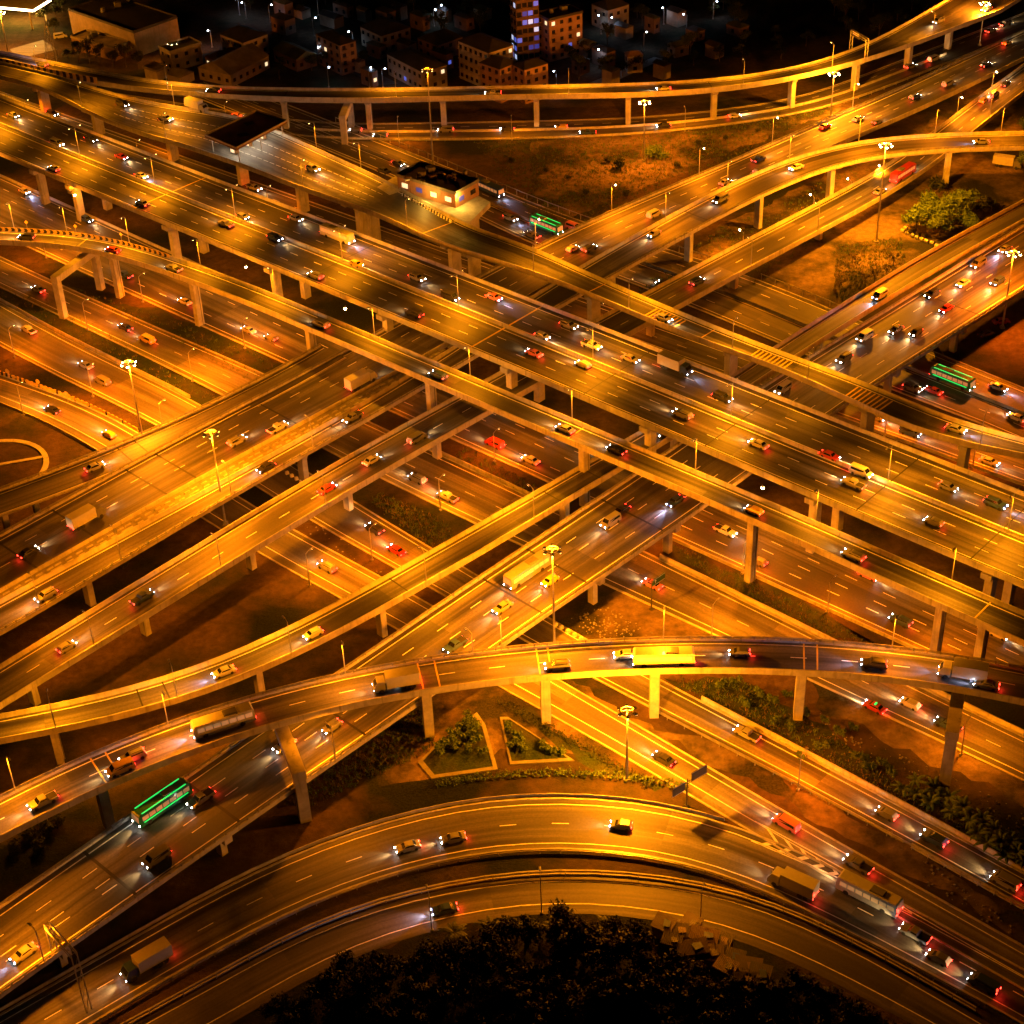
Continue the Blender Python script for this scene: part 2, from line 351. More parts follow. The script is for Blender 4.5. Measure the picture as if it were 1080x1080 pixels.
def viaduct(rd, name, label, piers, out=(1.0, 1.0), asph='asphalt', depth=1.7, lanes=(), edges=True, pier='hammer', par=('solid', 'solid'),
            q0=0., q1=None, median=None, joints=(), pw=2.0, conc='concrete', solid=(), dashlen=(3, 9.4), base=0.0, joint_mat='joint', pcap=True, lw=.22):
    """one elevated road: slab and girder, asphalt, parapets, markings, joints and each pier"""
    q1 = rd.L if q1 is None else q1
    mid = rd.pt((q0 + q1) / 2, 'C', 0); org = (mid[0], mid[1], 0.)
    root = empty(name, org); tag(root, label, 'viaduct')
    def child(mb, nm, mat, **k):
        o = mb.build(nm, mat, None, org=org, **k); o.location = (0, 0, 0); o.parent = root; return o
    oa, ob = out; wmin = float(rd.w.min()); gi = min(1.4, wmin * .18)
    d = MB(); rd.sweep(d, [('A', -oa - .3, 0), ('B', ob + .3, 0), ('B', ob + .3, -.42), ('B', ob - 1.1, -.62), ('B', -gi, -depth), ('A', gi, -depth), ('A', -oa + 1.1, -.62), ('A', -oa - .3, -.42)], q0, q1)
    child(d, 'deck', K[conc])
    r = MB(); rd.strip(r, ('A', -oa + .02), ('B', ob - .02), .012, q0, q1); child(r, 'road_surface', K[asph])
    for k, (sp, sg, o_) in enumerate((('A', -1, oa), ('B', 1, ob))):
        if par[k] is None: continue
        mb = MB()
        if par[k] == 'solid':
            rd.sweep(mb, [(sp, sg * o_, 0), (sp, sg * (o_ + .1), .35), (sp, sg * (o_ + .14), 1.0), (sp, sg * (o_ + .36), 1.0), (sp, sg * (o_ + .36), -.5), (sp, sg * (o_ + .302), -.5), (sp, sg * (o_ + .302), 0)], q0, q1)
            child(mb, 'parapet', K[conc])
        else:      # concrete upstand with posts and rails over it
            rd.sweep(mb, [(sp, sg * o_, 0), (sp, sg * (o_ + .06), .45), (sp, sg * (o_ + .32), .45), (sp, sg * (o_ + .32), -.5), (sp, sg * (o_ + .302), -.5), (sp, sg * (o_ + .302), 0)], q0, q1)
            child(mb, 'parapet', K[conc])
            ra = MB()
            for hh in (.68, .98): rd.sweep(ra, [(sp, sg * (o_ + .1), hh), (sp, sg * (o_ + .24), hh), (sp, sg * (o_ + .24), hh + .13), (sp, sg * (o_ + .1), hh + .13)], q0, q1)
            q = q0 + 1
            while q < q1:
                p = rd.pt(q, sp, sg * (o_ + .17), .45); ra.box(p, (.22, .16, .62), rd.yaw(q)); q += 2.4
            child(ra, 'railing', K['concrete_dark'])
    if median is not None:
        mb = MB(); t = median
        rd.sweep(mb, [('A', t - .3, .013), ('A', t - .12, .35), ('A', t - .09, .85), ('A', t + .09, .85), ('A', t + .12, .35), ('A', t + .3, .013)], q0, q1); child(mb, 'median_barrier', K['concrete'])
    mk = MB()
    if edges:
        rd.strip(mk, ('A', -lw / 2), ('A', lw / 2), .02, q0, q1); rd.strip(mk, ('B', -lw / 2), ('B', lw / 2), .02, q0, q1)
    for sp, t in solid: rd.strip(mk, (sp, t - lw / 2), (sp, t + lw / 2), .02, q0, q1)
    for sp, t in lanes: rd.dash(mk, sp, t, .02, dashlen[0], dashlen[1], q0, q1, .17)
    if mk.f: child(mk, 'lane_marking', K['paint'])
    for jt in joints:
        px, py, wj = jt[:3]
        q = rd.find(px, py)[0]; j = MB(); rd.strip(j, ('A', -oa + .05), ('B', ob - .05), .024, q - wj / 2, q + wj / 2); child(j, 'expansion_joint', K[jt[3] if len(jt) > 3 else joint_mat])
    for pr in piers:
        q = rd.find(pr[0], pr[1])[0]; kind = pr[2] if len(pr) > 2 else pier
        c = rd.pt(q, 'C', 0); yw = rd.yaw(q); wd = float(rd.lerp(rd.w, q)); top = c[2] - depth
        co, si = math.cos(yw), math.sin(yw); N = rd.lerp(rd.N, q)
        loc = (c[0] - org[0], c[1] - org[1], 0)
        mb = MB(); cp = MB()
        if kind == 'hammer':
            mb.box((*loc[:2], base), (pw * .8, pw * 1.1, top - 1.2 - base), yw)
            lo = [(loc[0] + x * co - y * si, loc[1] + x * si + y * co, top - 1.2) for x, y in ((-pw * .4, -pw * .55), (pw * .4, -pw * .55), (pw * .4, pw * .55), (-pw * .4, pw * .55))]
            hw = max(pw * .7, wd / 2 - gi + .3)
            hi = [(loc[0] + x * co - y * si, loc[1] + x * si + y * co, top - .004) for x, y in ((-pw * .45, -hw), (pw * .45, -hw), (pw * .45, hw), (-pw * .45, hw))]
            cp.hull(lo, hi)
        elif kind == 'wall':
            mb.box((*loc[:2], base), (pw * .75, pw * 1.5, top - .9 - base), yw); cp.box((*loc[:2], top - .9), (pw, max(pw * 1.7, wd * .8), .896), yw)
        elif kind == 'twin':
            o_ = max(1.6, wd * .5 - 2.2); cols = [-o_, o_] if wd < 16 else [-o_, 0, o_]
            for t in cols[1:]:
                m2 = MB(); m2.box((loc[0] + N[0] * t, loc[1] + N[1] * t, base), (pw * .8, pw, top - 1.3 - base), yw); m2.build('pier', K[conc], root)
            t = cols[0]; mb.box((loc[0] + N[0] * t, loc[1] + N[1] * t, base), (pw * .8, pw, top - 1.3 - base), yw)
            cp.box((*loc[:2], top - 1.3), (pw * 1.05, wd + 1.2, 1.296), yw)
        elif kind in ('portalA', 'portalB'):
            sg = -1 if kind == 'portalA' else 1; ln = pr[3]
            e0, e1 = -sg * (wd / 2 - 1), sg * ln
            cx = (e0 + e1) / 2
            cp.box((loc[0] + N[0] * cx, loc[1] + N[1] * cx, top - 1.9), (pw * 1.1, abs(e1 - e0) + pw * .9, 1.896), yw)
            m2 = MB(); m2.box((loc[0] + N[0] * e0, loc[1] + N[1] * e0, base), (pw * .95, pw * .95, top - 1.9 - base), yw); m2.build('pier', K[conc], root)
            mb.box((loc[0] + N[0] * e1, loc[1] + N[1] * e1, base), (pw * .95, pw * .95, top - 1.9 - base), yw)
        po = mb.build('pier', K[conc], root)
        if cp.f: cp.build('pier_cap', K[conc], po)
        if kind == 'hammer':
            dp = MB(); x_, y_ = pw * .4 + .12, pw * .2; a_ = (loc[0] + x_ * co - y_ * si, loc[1] + x_ * si + y_ * co); dp.tube((*a_, base), (*a_, top - .1), .11, .11, 6); dp.build('drain_pipe', K['concrete_dark'], po)
    return root

def ground_road(rd, name, z=.03, asph='asphalt', out=(1.6, 1.6), lanes=(), edges=(1, 1), kerb=(None, None), q0=0., q1=None, dashlen=(3, 9.4), solid=()):
    q1 = rd.L if q1 is None else q1
    mb = MB(); rd.strip(mb, ('A', -out[0]), ('B', out[1]), z, q0, q1); o = mb.build(name, K[asph]); tag(o, kind='structure')
    mk = MB()
    if edges[0]: rd.strip(mk, ('A', -.1), ('A', .1), z + .012, q0, q1)
    if edges[1]: rd.strip(mk, ('B', -.1), ('B', .1), z + .012, q0, q1)
    for sp, t in solid: rd.strip(mk, (sp, t - .08), (sp, t + .08), z + .012, q0, q1)
    for sp, t in lanes: rd.dash(mk, sp, t, z + .012, dashlen[0], dashlen[1], q0, q1, .17)
    if mk.f: mk.build('lane_marking', K['paint'], o)
    for (sp, sg, o_, k) in (('A', -1, out[0], kerb[0]), ('B', 1, out[1], kerb[1])):
        if k:
            kb = MB(); rd.sweep(kb, [(sp, sg * (o_ + .002), 0), (sp, sg * (o_ + .002), z + .14), (sp, sg * (o_ + k), z + .14), (sp, sg * (o_ + k), 0)], q0, q1); kb.build('kerb', K['concrete'], o)
    return o
def barrier(rd, label, spec, t, q0, q1, z=0.02, h=.85, w_=.5, mat='concrete', cat='barrier', name='concrete_barrier', group=None, stripes=None):
    mid = rd.pt((q0 + q1) / 2, spec, t); org = (mid[0], mid[1], mid[2])
    mb = MB(); z0 = z
    rd.sweep(mb, [(spec, t - w_ / 2, z0), (spec, t - w_ * .25, z0 + h * .4), (spec, t - w_ * .22, z0 + h), (spec, t + w_ * .22, z0 + h), (spec, t + w_ * .25, z0 + h * .4), (spec, t + w_ / 2, z0)], q0, q1)
    o = mb.build(name, K[mat], org=org); tag(o, label, cat, group)
    if stripes:      # black bars painted on the faces
        s_ = MB(); q = q0 + .5
        while q < q1 - stripes:
            for e in (-1, 1):
                t1 = t + e * (w_ * .25 + .004); t2 = t + e * (w_ * .22 + .004); t3 = t + e * (w_ / 2 + .006)
                s_.poly([rd.pt(q, spec, t3, z0 + .02), rd.pt(q + stripes * .5, spec, t3, z0 + .02), rd.pt(q + stripes * .5, spec, t1, z0 + h * .4), rd.pt(q, spec, t1, z0 + h * .4)])
                s_.poly([rd.pt(q, spec, t1, z0 + h * .4), rd.pt(q + stripes * .5, spec, t1, z0 + h * .4), rd.pt(q + stripes * .5, spec, t2, z0 + h), rd.pt(q, spec, t2, z0 + h)])
            s_.poly([rd.pt(q, spec, t - w_ * .22, z0 + h + .006), rd.pt(q + stripes * .5, spec, t - w_ * .22, z0 + h + .006), rd.pt(q + stripes * .5, spec, t + w_ * .22, z0 + h + .006), rd.pt(q, spec, t + w_ * .22, z0 + h + .006)])
            q += stripes
        so = s_.build('painted_stripes', K['black'], None, org=org); so.location = (0, 0, 0); so.parent = o
    return o
def rail(rd, label, spec, t, q0, q1, z=0., h=1.0, name='guard_rail', cat='guard rail', every=4.0, bars=(.55, .95), mat='steel', thick=.12):
    mid = rd.pt((q0 + q1) / 2, spec, t); org = (mid[0], mid[1], mid[2])
    root = empty(name, org); tag(root, label, cat)
    b = MB()
    for hh in bars: rd.sweep(b, [(spec, t - thick / 2, z + hh - .13), (spec, t + thick / 2, z + hh - .13), (spec, t + thick / 2, z + hh + .13), (spec, t - thick / 2, z + hh + .13)], q0, q1)
    p = MB(); q = q0 + .3
    while q < q1:
        c = rd.pt(q, spec, t + thick * .5 + .08, z); p.box(c, (.14, .14, h), rd.yaw(q)); q += every
    for mb, nm in ((b, 'rail'), (p, 'posts')):
        o = mb.build(nm, K[mat], None, org=org); o.location = (0, 0, 0); o.parent = root
    root.children[1].name = 'rail_support'
    return root

def Z(z): return [(0, z), (1080, z)]
R_ = {}
R_['M'] = Road([(0, 107.2), (200, 182.7), (400, 261.3), (600, 339.6), (800, 418), (1000, 496.7), (1080, 528.5)],
               [(0, 160), (200, 242.4), (400, 325), (600, 411), (800, 493.5), (1000, 577.2), (1080, 611.3)], [(0, 13), (400, 16.2), (600, 17), (1080, 17)], 2)
R_['R'] = Road([(0, 246), (40, 246.5), (83, 249.6), (148, 266), (200, 283), (250, 300), (400, 362), (500, 404.8), (585, 440), (681.5, 481), (774, 520), (911, 579), (978, 609.4), (1080, 652.6)],
               [(0, 255), (74, 258), (200, 294), (218.5, 300), (400, 376), (470, 410), (541, 440), (600, 461), (730, 520), (800, 548.5), (880, 584), (980, 634), (1080, 674.8)], [(0, 14), (190, 14.8), (400, 17), (600, 18), (1080, 18.5)], 0, (90, 120), False, sg=20, sw=40)
R_['S'] = Road([(0, 69), (55, 82), (100, 97), (150, 110), (205, 119), (250, 126), (300, 146), (390, 187), (450, 218), (489, 240), (561, 266), (610, 288), (664, 312), (760, 352), (820, 368 + 7), (920, 412.6), (984, 440), (1035, 457), (1080, 468)],
               [(0, 80.6), (55.6, 96), (83, 113), (130, 135), (167, 147), (220, 164), (274, 182), (320, 202), (400, 226), (446, 249), (489, 263), (567, 290), (600, 298), (664, 327.6), (732, 354.6), (774, 370), (850, 396), (885, 418), (954, 446), (1008, 466), (1080, 479)],
               [(0, 11), (100, 11.5), (300, 14), (480, 17), (700, 17.8), (1080, 17.8)], 0, (60, 60), False, sg=10, sw=10)
R_['T'] = Road([(0, 58), (61, 69), (111, 79), (167, 88.5), (200, 92.5), (293, 96.5), (400, 97), (580, 93.5), (691, 91), (780, 84), (812, 80), (880, 62.5), (908, 54), (950, 31), (1000, 2)],
               [(0, 67), (50, 77), (111, 88.5), (200, 98), (311, 104.6), (400, 105.5), (474, 102), (580, 101), (660, 99), (755, 95.5), (840, 79.5), (911, 63), (969, 42), (1010, 28), (1080, 2)],
               [(0, 10), (100, 11.5), (1080, 11.5)], 0, (60, 120), False, sg=20, sw=14)
R_['V'] = Road([(0, 571), (92.6, 521), (130, 498), (350, 383), (562, 265), (653, 223), (720, 195), (800, 163), (853, 137), (926, 109), (1006, 70), (1080, 36)],
               [(140, 541), (218, 497), (400, 400), (512, 336), (617, 282), (720, 228), (800, 190), (880, 154.6), (1006, 98), (1080, 60)], [(0, 8.5), (300, 9.5), (650, 9), (800, 4.5), (930, 1.5), (1080, 1.2)], 0, (100, 200), False, sg=30, sw=40)
R_['U'] = Road([(0, 641), (130, 570), (230, 516), (400, 422), (500, 358), (617, 284), (720, 225), (760, 203), (812.6, 180.5), (868, 160), (920, 151.5), (991, 144), (1080, 143)],
               [(0, 665), (176, 561), (268, 503), (400, 431), (520, 361), (641, 293), (738, 237), (812.6, 196), (887, 174), (935, 162.5), (991, 157), (1080, 154)], [(0, 8.5), (430, 9.5), (600, 10.5), (740, 13), (830, 14), (1080, 14)], 0, (100, 90), False, sg=22, sw=30)
R_['W'] = Road([(0, 710), (240, 563), (380, 479), (478, 426), (686, 311), (760, 272), (853, 223), (954, 171), (980, 145), (1080, 73)],
               [(50, 710), (240, 594.6), (380, 510), (508, 436), (720, 318), (809, 274), (912.6, 220), (995, 165), (1019, 141), (1080, 96)], [(0, 8.2), (500, 8.7), (760, 8), (950, 5), (1080, 3)], 0, (100, 200), False, sg=35, sw=50)
R_['D'] = Road([(0, 760.7), (100, 744), (148, 730), (240, 698), (300, 671), (356, 643), (422.6, 606), (540, 540), (580, 517), (631, 486.5), (740, 424), (824, 367), (880, 332), (972.6, 274), (1080, 216)],
               [(0, 778), (130, 751.5), (180, 738), (280, 702), (380, 651), (484, 600), (540, 559), (580, 535), (647, 496), (700, 464.6), (780, 407), (880, 350), (969, 294), (1080, 230.5)], [(0, 10.5), (250, 10), (640, 9.5), (1080, 7.5)], 0, (100, 200), False, sg=22, sw=40)
R_['X'] = Road([(0, 967), (126, 880), (200, 824), (377, 707), (472, 640), (540, 593), (673, 506), (805, 413), (935, 334), (1000, 292.6), (1080, 244)],
               [(0, 1040), (180, 916), (297, 837), (340, 803), (432, 738), (540, 666), (736, 533), (926, 398), (1000, 350), (1080, 303)], [(0, 6.5), (400, 8), (680, 10), (1080, 8.5)], 0, (80, 200), False, sg=30, sw=40)
R_['Q'] = Road([(0, 849), (65, 819), (180, 768), (200, 762), (340, 720.5), (458, 700), (540, 689.5), (620, 683), (680, 680.5), (754, 678), (880, 683), (980, 695), (1080, 711)],
               [(0, 881), (111, 827), (200, 790), (340, 748), (440, 729.5), (540, 714), (560, 712), (660, 705.5), (760, 703), (880, 709), (980, 718), (1080, 742)], [(0, 13), (300, 14.3), (1080, 14.8)], 5, (60, 60), True)
R_['G1'] = Road([(0, 190), (66.7, 219), (120, 242), (450, 393), (520, 425), (880, 587), (1080, 680)],
                [(0, 244), (100, 289), (217, 340), (304, 380.5), (485.6, 463), (580, 504), (718, 569), (791, 599), (880, 636), (991, 690)], Z(0), 1, (200, 60), False)
R_['G2'] = Road([(0, 274.6), (61, 303), (200, 365), (276, 397), (454, 480), (550, 524), (697, 596), (847, 669), (972, 732), (1080, 783)],
                [(0, 298), (104, 346), (200, 392), (242.6, 412), (406, 507), (502, 552), (680, 627), (778, 673), (881, 722), (1008, 782), (1080, 816)], Z(0), 0, (200, 60), False, sg=30, sw=40)
R_['G3'] = Road([(0, 323), (74, 364), (148, 401), (200, 422), (368, 533), (454, 582), (678, 717), (760, 753), (844, 802), (880, 819), (972, 869), (1080, 928)],
                [(0, 361), (118, 420), (174, 450), (336, 549), (422, 599), (651, 720), (760, 776), (880, 841), (1080, 951)], Z(0), 0, (120, 60), False, sg=30, sw=40)
R_['G4'] = Road([(0, 400), (74, 424), (142.6, 461), (305, 564), (399, 612), (586, 723), (664, 768), (743, 811), (810, 858), (880, 893), (1000, 961), (1080, 1007)],
                [(0, 417), (55.6, 439), (113, 474), (292, 582), (368, 629), (560, 729), (660, 786), (726, 826), (808, 872), (876, 913), (961, 963), (1080, 1030)], Z(0), 0, (60, 60), False, sg=24, sw=24)
R_['F'] = Road([(0, 1079), (92.6, 1026), (200, 964), (291, 916), (380, 883.5), (460, 860), (547, 848), (600, 849), (660, 853), (720, 862), (754, 873), (800, 887), (876, 922.6), (961.5, 966), (1080, 1033)],
               [(96, 1071), (180, 1021), (291, 960), (380, 925), (440, 907), (540, 891.7), (613, 890), (680, 898), (784, 921), (880, 965), (1028, 1045), (1080, 1072)], Z(0), 0, (60, 60), False, sg=14, sw=20)
R_['E'] = Road([(228, 1040), (310, 992), (380, 968), (450, 948), (527, 933), (600, 928), (680, 934.6), (780, 950), (847, 979), (880, 995), (972, 1043), (1028, 1077)],
               [(291, 1040), (380, 995.6), (440, 974), (500, 958), (573, 953), (660, 953), (728, 965), (880, 1028), (934, 1052)], Z(0), 0, (60, 60), False, sg=14, sw=20)
R_['G7'] = Road([(340, 128), (492.6, 188), (600, 234), (785, 292), (875, 331), (997, 380), (1080, 414)], [(400, 178), (518.5, 226), (561, 256), (735, 325.6), (824, 364), (948.5, 409), (1080, 461)], Z(0), 0, (60, 100), False, sg=30, sw=40)
R_['G8'] = Road([(200, 112), (330, 131), (445, 131), (510, 130), (600, 128), (680, 125), (760, 117), (850, 103), (905, 82), (960, 62), (1080, 15)],
                [(200, 122), (330, 146), (445, 148), (510, 147), (600, 146), (680, 141), (760, 131), (850, 117), (920, 98), (975, 76), (1080, 32)], Z(0), 0, (60, 100), False, sg=20, sw=30)
R_['G0'] = Road([(0, 96), (100, 140), (255, 190), (408, 246), (910, 425), (1080, 482)], [(0, 105), (100, 150), (255, 204), (408, 262), (910, 448), (1080, 520)], Z(0), 1, (100, 60), True)
R_['VA'] = Road([(0, 521.6), (60, 500), (130, 472.6), (200, 440), (344, 366)], [(0, 539), (60, 517), (128, 494)], [(0, 8.5), (344, 9.5)], 2, (80, 0), True)
# ------------------------------------------------------------------ ground
g = MB(); g.poly([(-3000, -400, 0), (3000, -400, 0), (3000, 5000, 0), (-3000, 5000, 0)])
tag(g.build('ground', K['ground']), kind='structure')
def patch(name, pts, mat, z=.008, rag=1.0):
    mb = MB(); P0 = [at(x, y, z) for x, y in pts]; P = []
    for i in range(len(P0)):
        a_, b_ = P0[i], P0[(i + 1) % len(P0)]; n_ = max(1, int(np.linalg.norm(b_ - a_) / 2.5)) if rag else 1; w_ = 0.
        d_ = (b_ - a_) / np.linalg.norm(b_ - a_)
        for k in range(n_):
            w_ = w_ * .7 + RNG.normal() * .9; f_ = math.sin(math.pi * k / n_); P.append(a_ + (b_ - a_) * k / n_ + np.array([-d_[1], d_[0], 0]) * w_ * min(1, 2 * f_) * rag)
    a = sum(P[i][0] * P[(i + 1) % len(P)][1] - P[(i + 1) % len(P)][0] * P[i][1] for i in range(len(P)))
    if a < 0: P = P[::-1]
    mb.poly(P); return tag(mb.build(name, K[mat]), kind='structure')
patch('bare_earth', [(640, 330), (760, 235), (905, 168), (1100, 60), (1110, 190), (900, 330), (790, 300)], 'dirt')
patch('bare_earth', [(590, 655), (625, 630), (700, 612), (760, 640), (800, 668), (700, 730), (560, 700)], 'dirt', .010)
patch('bare_earth', [(420, 740), (560, 690), (650, 745), (720, 800), (560, 790), (400, 830)], 'dirt', .012)
patch('bare_earth', [(840, 690), (930, 735), (1090, 815), (1090, 860), (960, 790), (860, 745)], 'dirt', .014)
patch('bare_earth', [(690, 770), (760, 780), (980, 900), (1090, 970), (1090, 1000), (960, 925), (800, 830)], 'dirt', .016)
patch('bare_earth', [(560, 150), (800, 115), (960, 75), (880, 120), (700, 190), (560, 250)], 'dirt', .020)
patch('verge', [(70, 300), (200, 340), (330, 395), (300, 420), (200, 370), (90, 315)], 'grass', .022)
patch('verge', [(0, 305), (60, 318), (200, 400), (250, 432), (230, 440), (150, 398), (0, 320)], 'grass', .024)
patch('verge', [(560, 745), (700, 830), (690, 835), (540, 750)], 'grass', .026)
patch('verge', [(700, 715), (790, 720), (960, 830), (1080, 880), (1080, 915), (960, 850), (820, 785)], 'grass', .027)
patch('verge', [(705, 570), (870, 645), (960, 700), (870, 670), (760, 620)], 'grass', .028)

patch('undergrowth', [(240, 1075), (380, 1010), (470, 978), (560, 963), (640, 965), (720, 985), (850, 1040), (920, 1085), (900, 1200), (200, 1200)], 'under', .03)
# ------------------------------------------------------------------ ground-level roads
r = R_
road = {}
def rq(k, px, py): return r[k].find(px, py)[0]
ground_road(r['G1'], 'ground_highway', .05, 'asphalt', (1.8, 1.2), [('A', 3.8), ('A', 7.4), ('B', -3.6)], (1, 1), (None, .5))
ground_road(r['G2'], 'ground_road', .05, 'asphalt_pale', (1.0, 1.4), [('C', 0)], (1, 1), (.5, .5))
ground_road(r['G3'], 'ground_road', .052, 'asphalt_pale', (1.0, 1.0), [], (1, 1), (.4, .4))
ground_road(r['G4'], 'ground_road', .046, 'asphalt_pale', (1.2, 2.2), [], (1, 1), (.4, .4))
ground_road(r['F'], 'curved_road', .055, 'asphalt', (1.2, 1.2), [('C', 0)], (1, 1), (.4, .4))
ground_road(r['E'], 'service_road', .05, 'asphalt_dark', (1.0, 2.2), [], (1, 1), (None, None))
ground_road(r['G7'], 'ground_highway', .05, 'asphalt_dark', (1.4, 1.2), [('A', 4.2), ('B', -4.2)], (1, 1), (.4, .4), solid=[('C', -.9), ('C', .9)])
ground_road(r['G8'], 'frontage_road', .058, 'asphalt_dark', (.6, .6), [('A', 2.8)], (1, 1), (.4, .4))
ground_road(r['G0'], 'ground_road', .05, 'asphalt', (1.4, 1.4), [('C', 0)], (1, 1), (.4, .4))
# side street and lanes among the far houses
patch('side_street', [(330, 52), (366, 60), (420, 88), (400, 90), (345, 66)], 'asphalt_dark', .03, 0)
patch('side_street', [(640, 90), (700, 62), (690, 60), (620, 88)], 'concrete_dark', .03, 0)
patch('path', [(10, 52), (45, 42), (60, 52), (20, 62)], 'asphalt_pale', .03, 0)

# ------------------------------------------------------------------ viaducts
VN = {}
VN['M'] = viaduct(r['M'], 'viaduct', 'wide straight six-lane viaduct with a middle barrier, crossing from upper left to lower right',
    [(22, 177), (62, 192), (164, 235), (272, 280), (391, 330), (522, 386), (669, 450), (846, 525), (1036, 603)], (1.5, 1.5), 'asphalt_dark', 2.0,
    [('A', 3.7), ('A', 7.3), ('B', -3.7), ('B', -7.3)], True, 'twin', ('solid', 'solid'), median=float(r['M'].w.mean() / 2), solid=[('A', 10.7), ('B', -10.7)],
    joints=[(175, 205, .35, 'paint_yellow'), (525, 350, .5, 'paint_yellow'), (765, 455, .3), (925, 520, .3), (350, 280, .25), (640, 400, .25), (1050, 565, .3)], pw=2.2)
VN['R'] = viaduct(r['R'], 'ramp_viaduct', 'narrow single-lane ramp viaduct along the near side of the six-lane one, chevrons at its left',
    [(103, 272), (188, 297), (308, 347), (440, 400), (601, 472), (783, 548), (978, 643), (80, 268, 'portalB', 16), (1023, 664)], (.75, .75), 'asphalt', 1.6,
    joints=[(88, 255, .3), (610, 455, .3), (1040, 640, .3)], pw=1.9, joint_mat='paint_yellow')
VN['S'] = viaduct(r['S'], 'toll_viaduct', 'viaduct behind the six-lane one, broadest under the toll station roof, single-lane on the right',
    [(26, 92, 'wall'), (85, 111, 'wall'), (157, 140, 'wall'), (218, 163, 'wall'), (282, 188, 'wall'), (348, 214, 'wall'), (361, 219, 'wall'), (461, 256, 'wall'), (484, 264, 'wall'), (609, 312, 'wall'), (760, 371, 'wall'), (903, 430, 'wall'), (1012, 470, 'wall')],
    (.7, .7), 'asphalt', 1.7, [], True, 'wall', joints=[(462, 240, .3), (627, 305, .3), (745, 353, .3)], pw=2.2, conc='concrete_pale', joint_mat='paint_yellow')
VN['T'] = viaduct(r['T'], 'curved_viaduct', 'long pale viaduct curving across the very top of the interchange on slim single piers',
    [(90, 84), (296, 104), (386, 105), (466, 103), (565, 101), (663, 99), (757, 95), (840, 80), (913, 63), (973, 41), (1027, 24), (365, 105, 'portalB', 12)], (.7, .7), 'asphalt', 1.7,
    pw=2.0, conc='concrete_pale', joints=[(300, 101, .3), (560, 97, .3), (750, 91, .3), (838, 78, .3)])
VN['V'] = viaduct(r['V'], 'viaduct', 'broad low viaduct with a wide concrete island, passing diagonally beneath the six-lane one',
    [(60, 585), (200, 505), (330, 440), (600, 270)], (1.0, 1.0), 'asphalt', 1.6, [('A', 4.4), ('A', 8.2)], True, 'twin', ('rail', 'solid'),
    joints=[(40, 600, .5), (90, 560, .5), (165, 515, .5), (200, 500, .5), (300, 440, .5)], pw=1.6)
VN['U'] = viaduct(r['U'], 'curved_viaduct', 'ramp viaduct curving in from the right edge on tall piers to join the broad one',
    [(325, 478), (100, 610), (660, 285), (738, 237), (811, 199), (892, 176), (1008, 160)], (.8, .8), 'asphalt', 1.6, [], True, 'hammer', ('solid', 'rail'), pw=1.8, conc='concrete_pale',
    joints=[(735, 228, .3), (350, 450, .3)])
VN['VA'] = viaduct(r['VA'], 'slip_viaduct', 'slip ramp splitting off the far side of the broad low viaduct towards the left edge',
    [(35, 520), (110, 490), (4, 535)], (1.0, .2), 'asphalt', 1.5, [], True, 'hammer', ('rail', None), pw=1.6, joints=[(132, 480, .35), (150, 472, .35)])
VN['W'] = viaduct(r['W'], 'viaduct', 'straight two-lane viaduct with plain parapets between the broad low viaduct and the curving lower-left ramp',
    [(35, 712), (164, 645), (277, 575), (385, 515), (478, 460), (797, 285), (883, 236), (700, 330)], (.8, .8), 'asphalt', 1.5, [('C', .3)], True, 'hammer', pw=1.7, conc='concrete')
VN['D'] = viaduct(r['D'], 'ramp_viaduct', 'single-lane ramp viaduct curving level at the lower left edge, beside the four-lane one',
    [(55, 778), (278, 705), (414, 640), (600, 520), (870, 352)], (.8, .8), 'asphalt', 1.5, [], True, 'hammer', pw=1.7,
    joints=[(148, 738, .3), (176, 730, .3), (425, 620, .3), (585, 525, .3), (625, 500, .3)])
VN['X'] = viaduct(r['X'], 'viaduct', 'wide four-lane viaduct with railed parapets, from the lower left corner to the right edge',
    [(55, 985), (230, 870), (633, 603), (713, 548), (946, 385), (1015, 340)], (1.2, 1.2), 'asphalt', 1.6, [('A', 3.8), ('B', -3.8), ('A', 7.4)], True, 'twin', ('rail', 'rail'),
    joints=[(97, 905, .6), (230, 850, .6), (370, 765, .5), (560, 640, .5), (575, 590, .5), (690, 555, .5), (1000, 320, .4)], pw=1.6)
VN['Q'] = viaduct(r['Q'], 'curved_viaduct', 'two-lane curved viaduct arching across the lower part of the scene, in front of the others',
    [(117, 838), (452, 732), (577, 718), (693, 713), (847, 714), (300, 770, 'portalB', 15), (1010, 737, 'portalB', 13)], (.8, .8), 'asphalt', 1.7, [('C', 0)], True, 'hammer', ('rail', 'solid'), pw=2.2, conc='concrete',
    joints=[(105, 815, .3), (120, 808, .3), (445, 720, .3), (462, 715, .3), (568, 700, .3), (580, 700, .3), (848, 695, .3), (862, 695, .3)], joint_mat='paint_yellow')
def vchild(k, mb, name, mat):
    org = VN[k].location; o = mb.build(name, K[mat], None, org=tuple(org)); o.location = (0, 0, 0); o.parent = VN[k]; return o
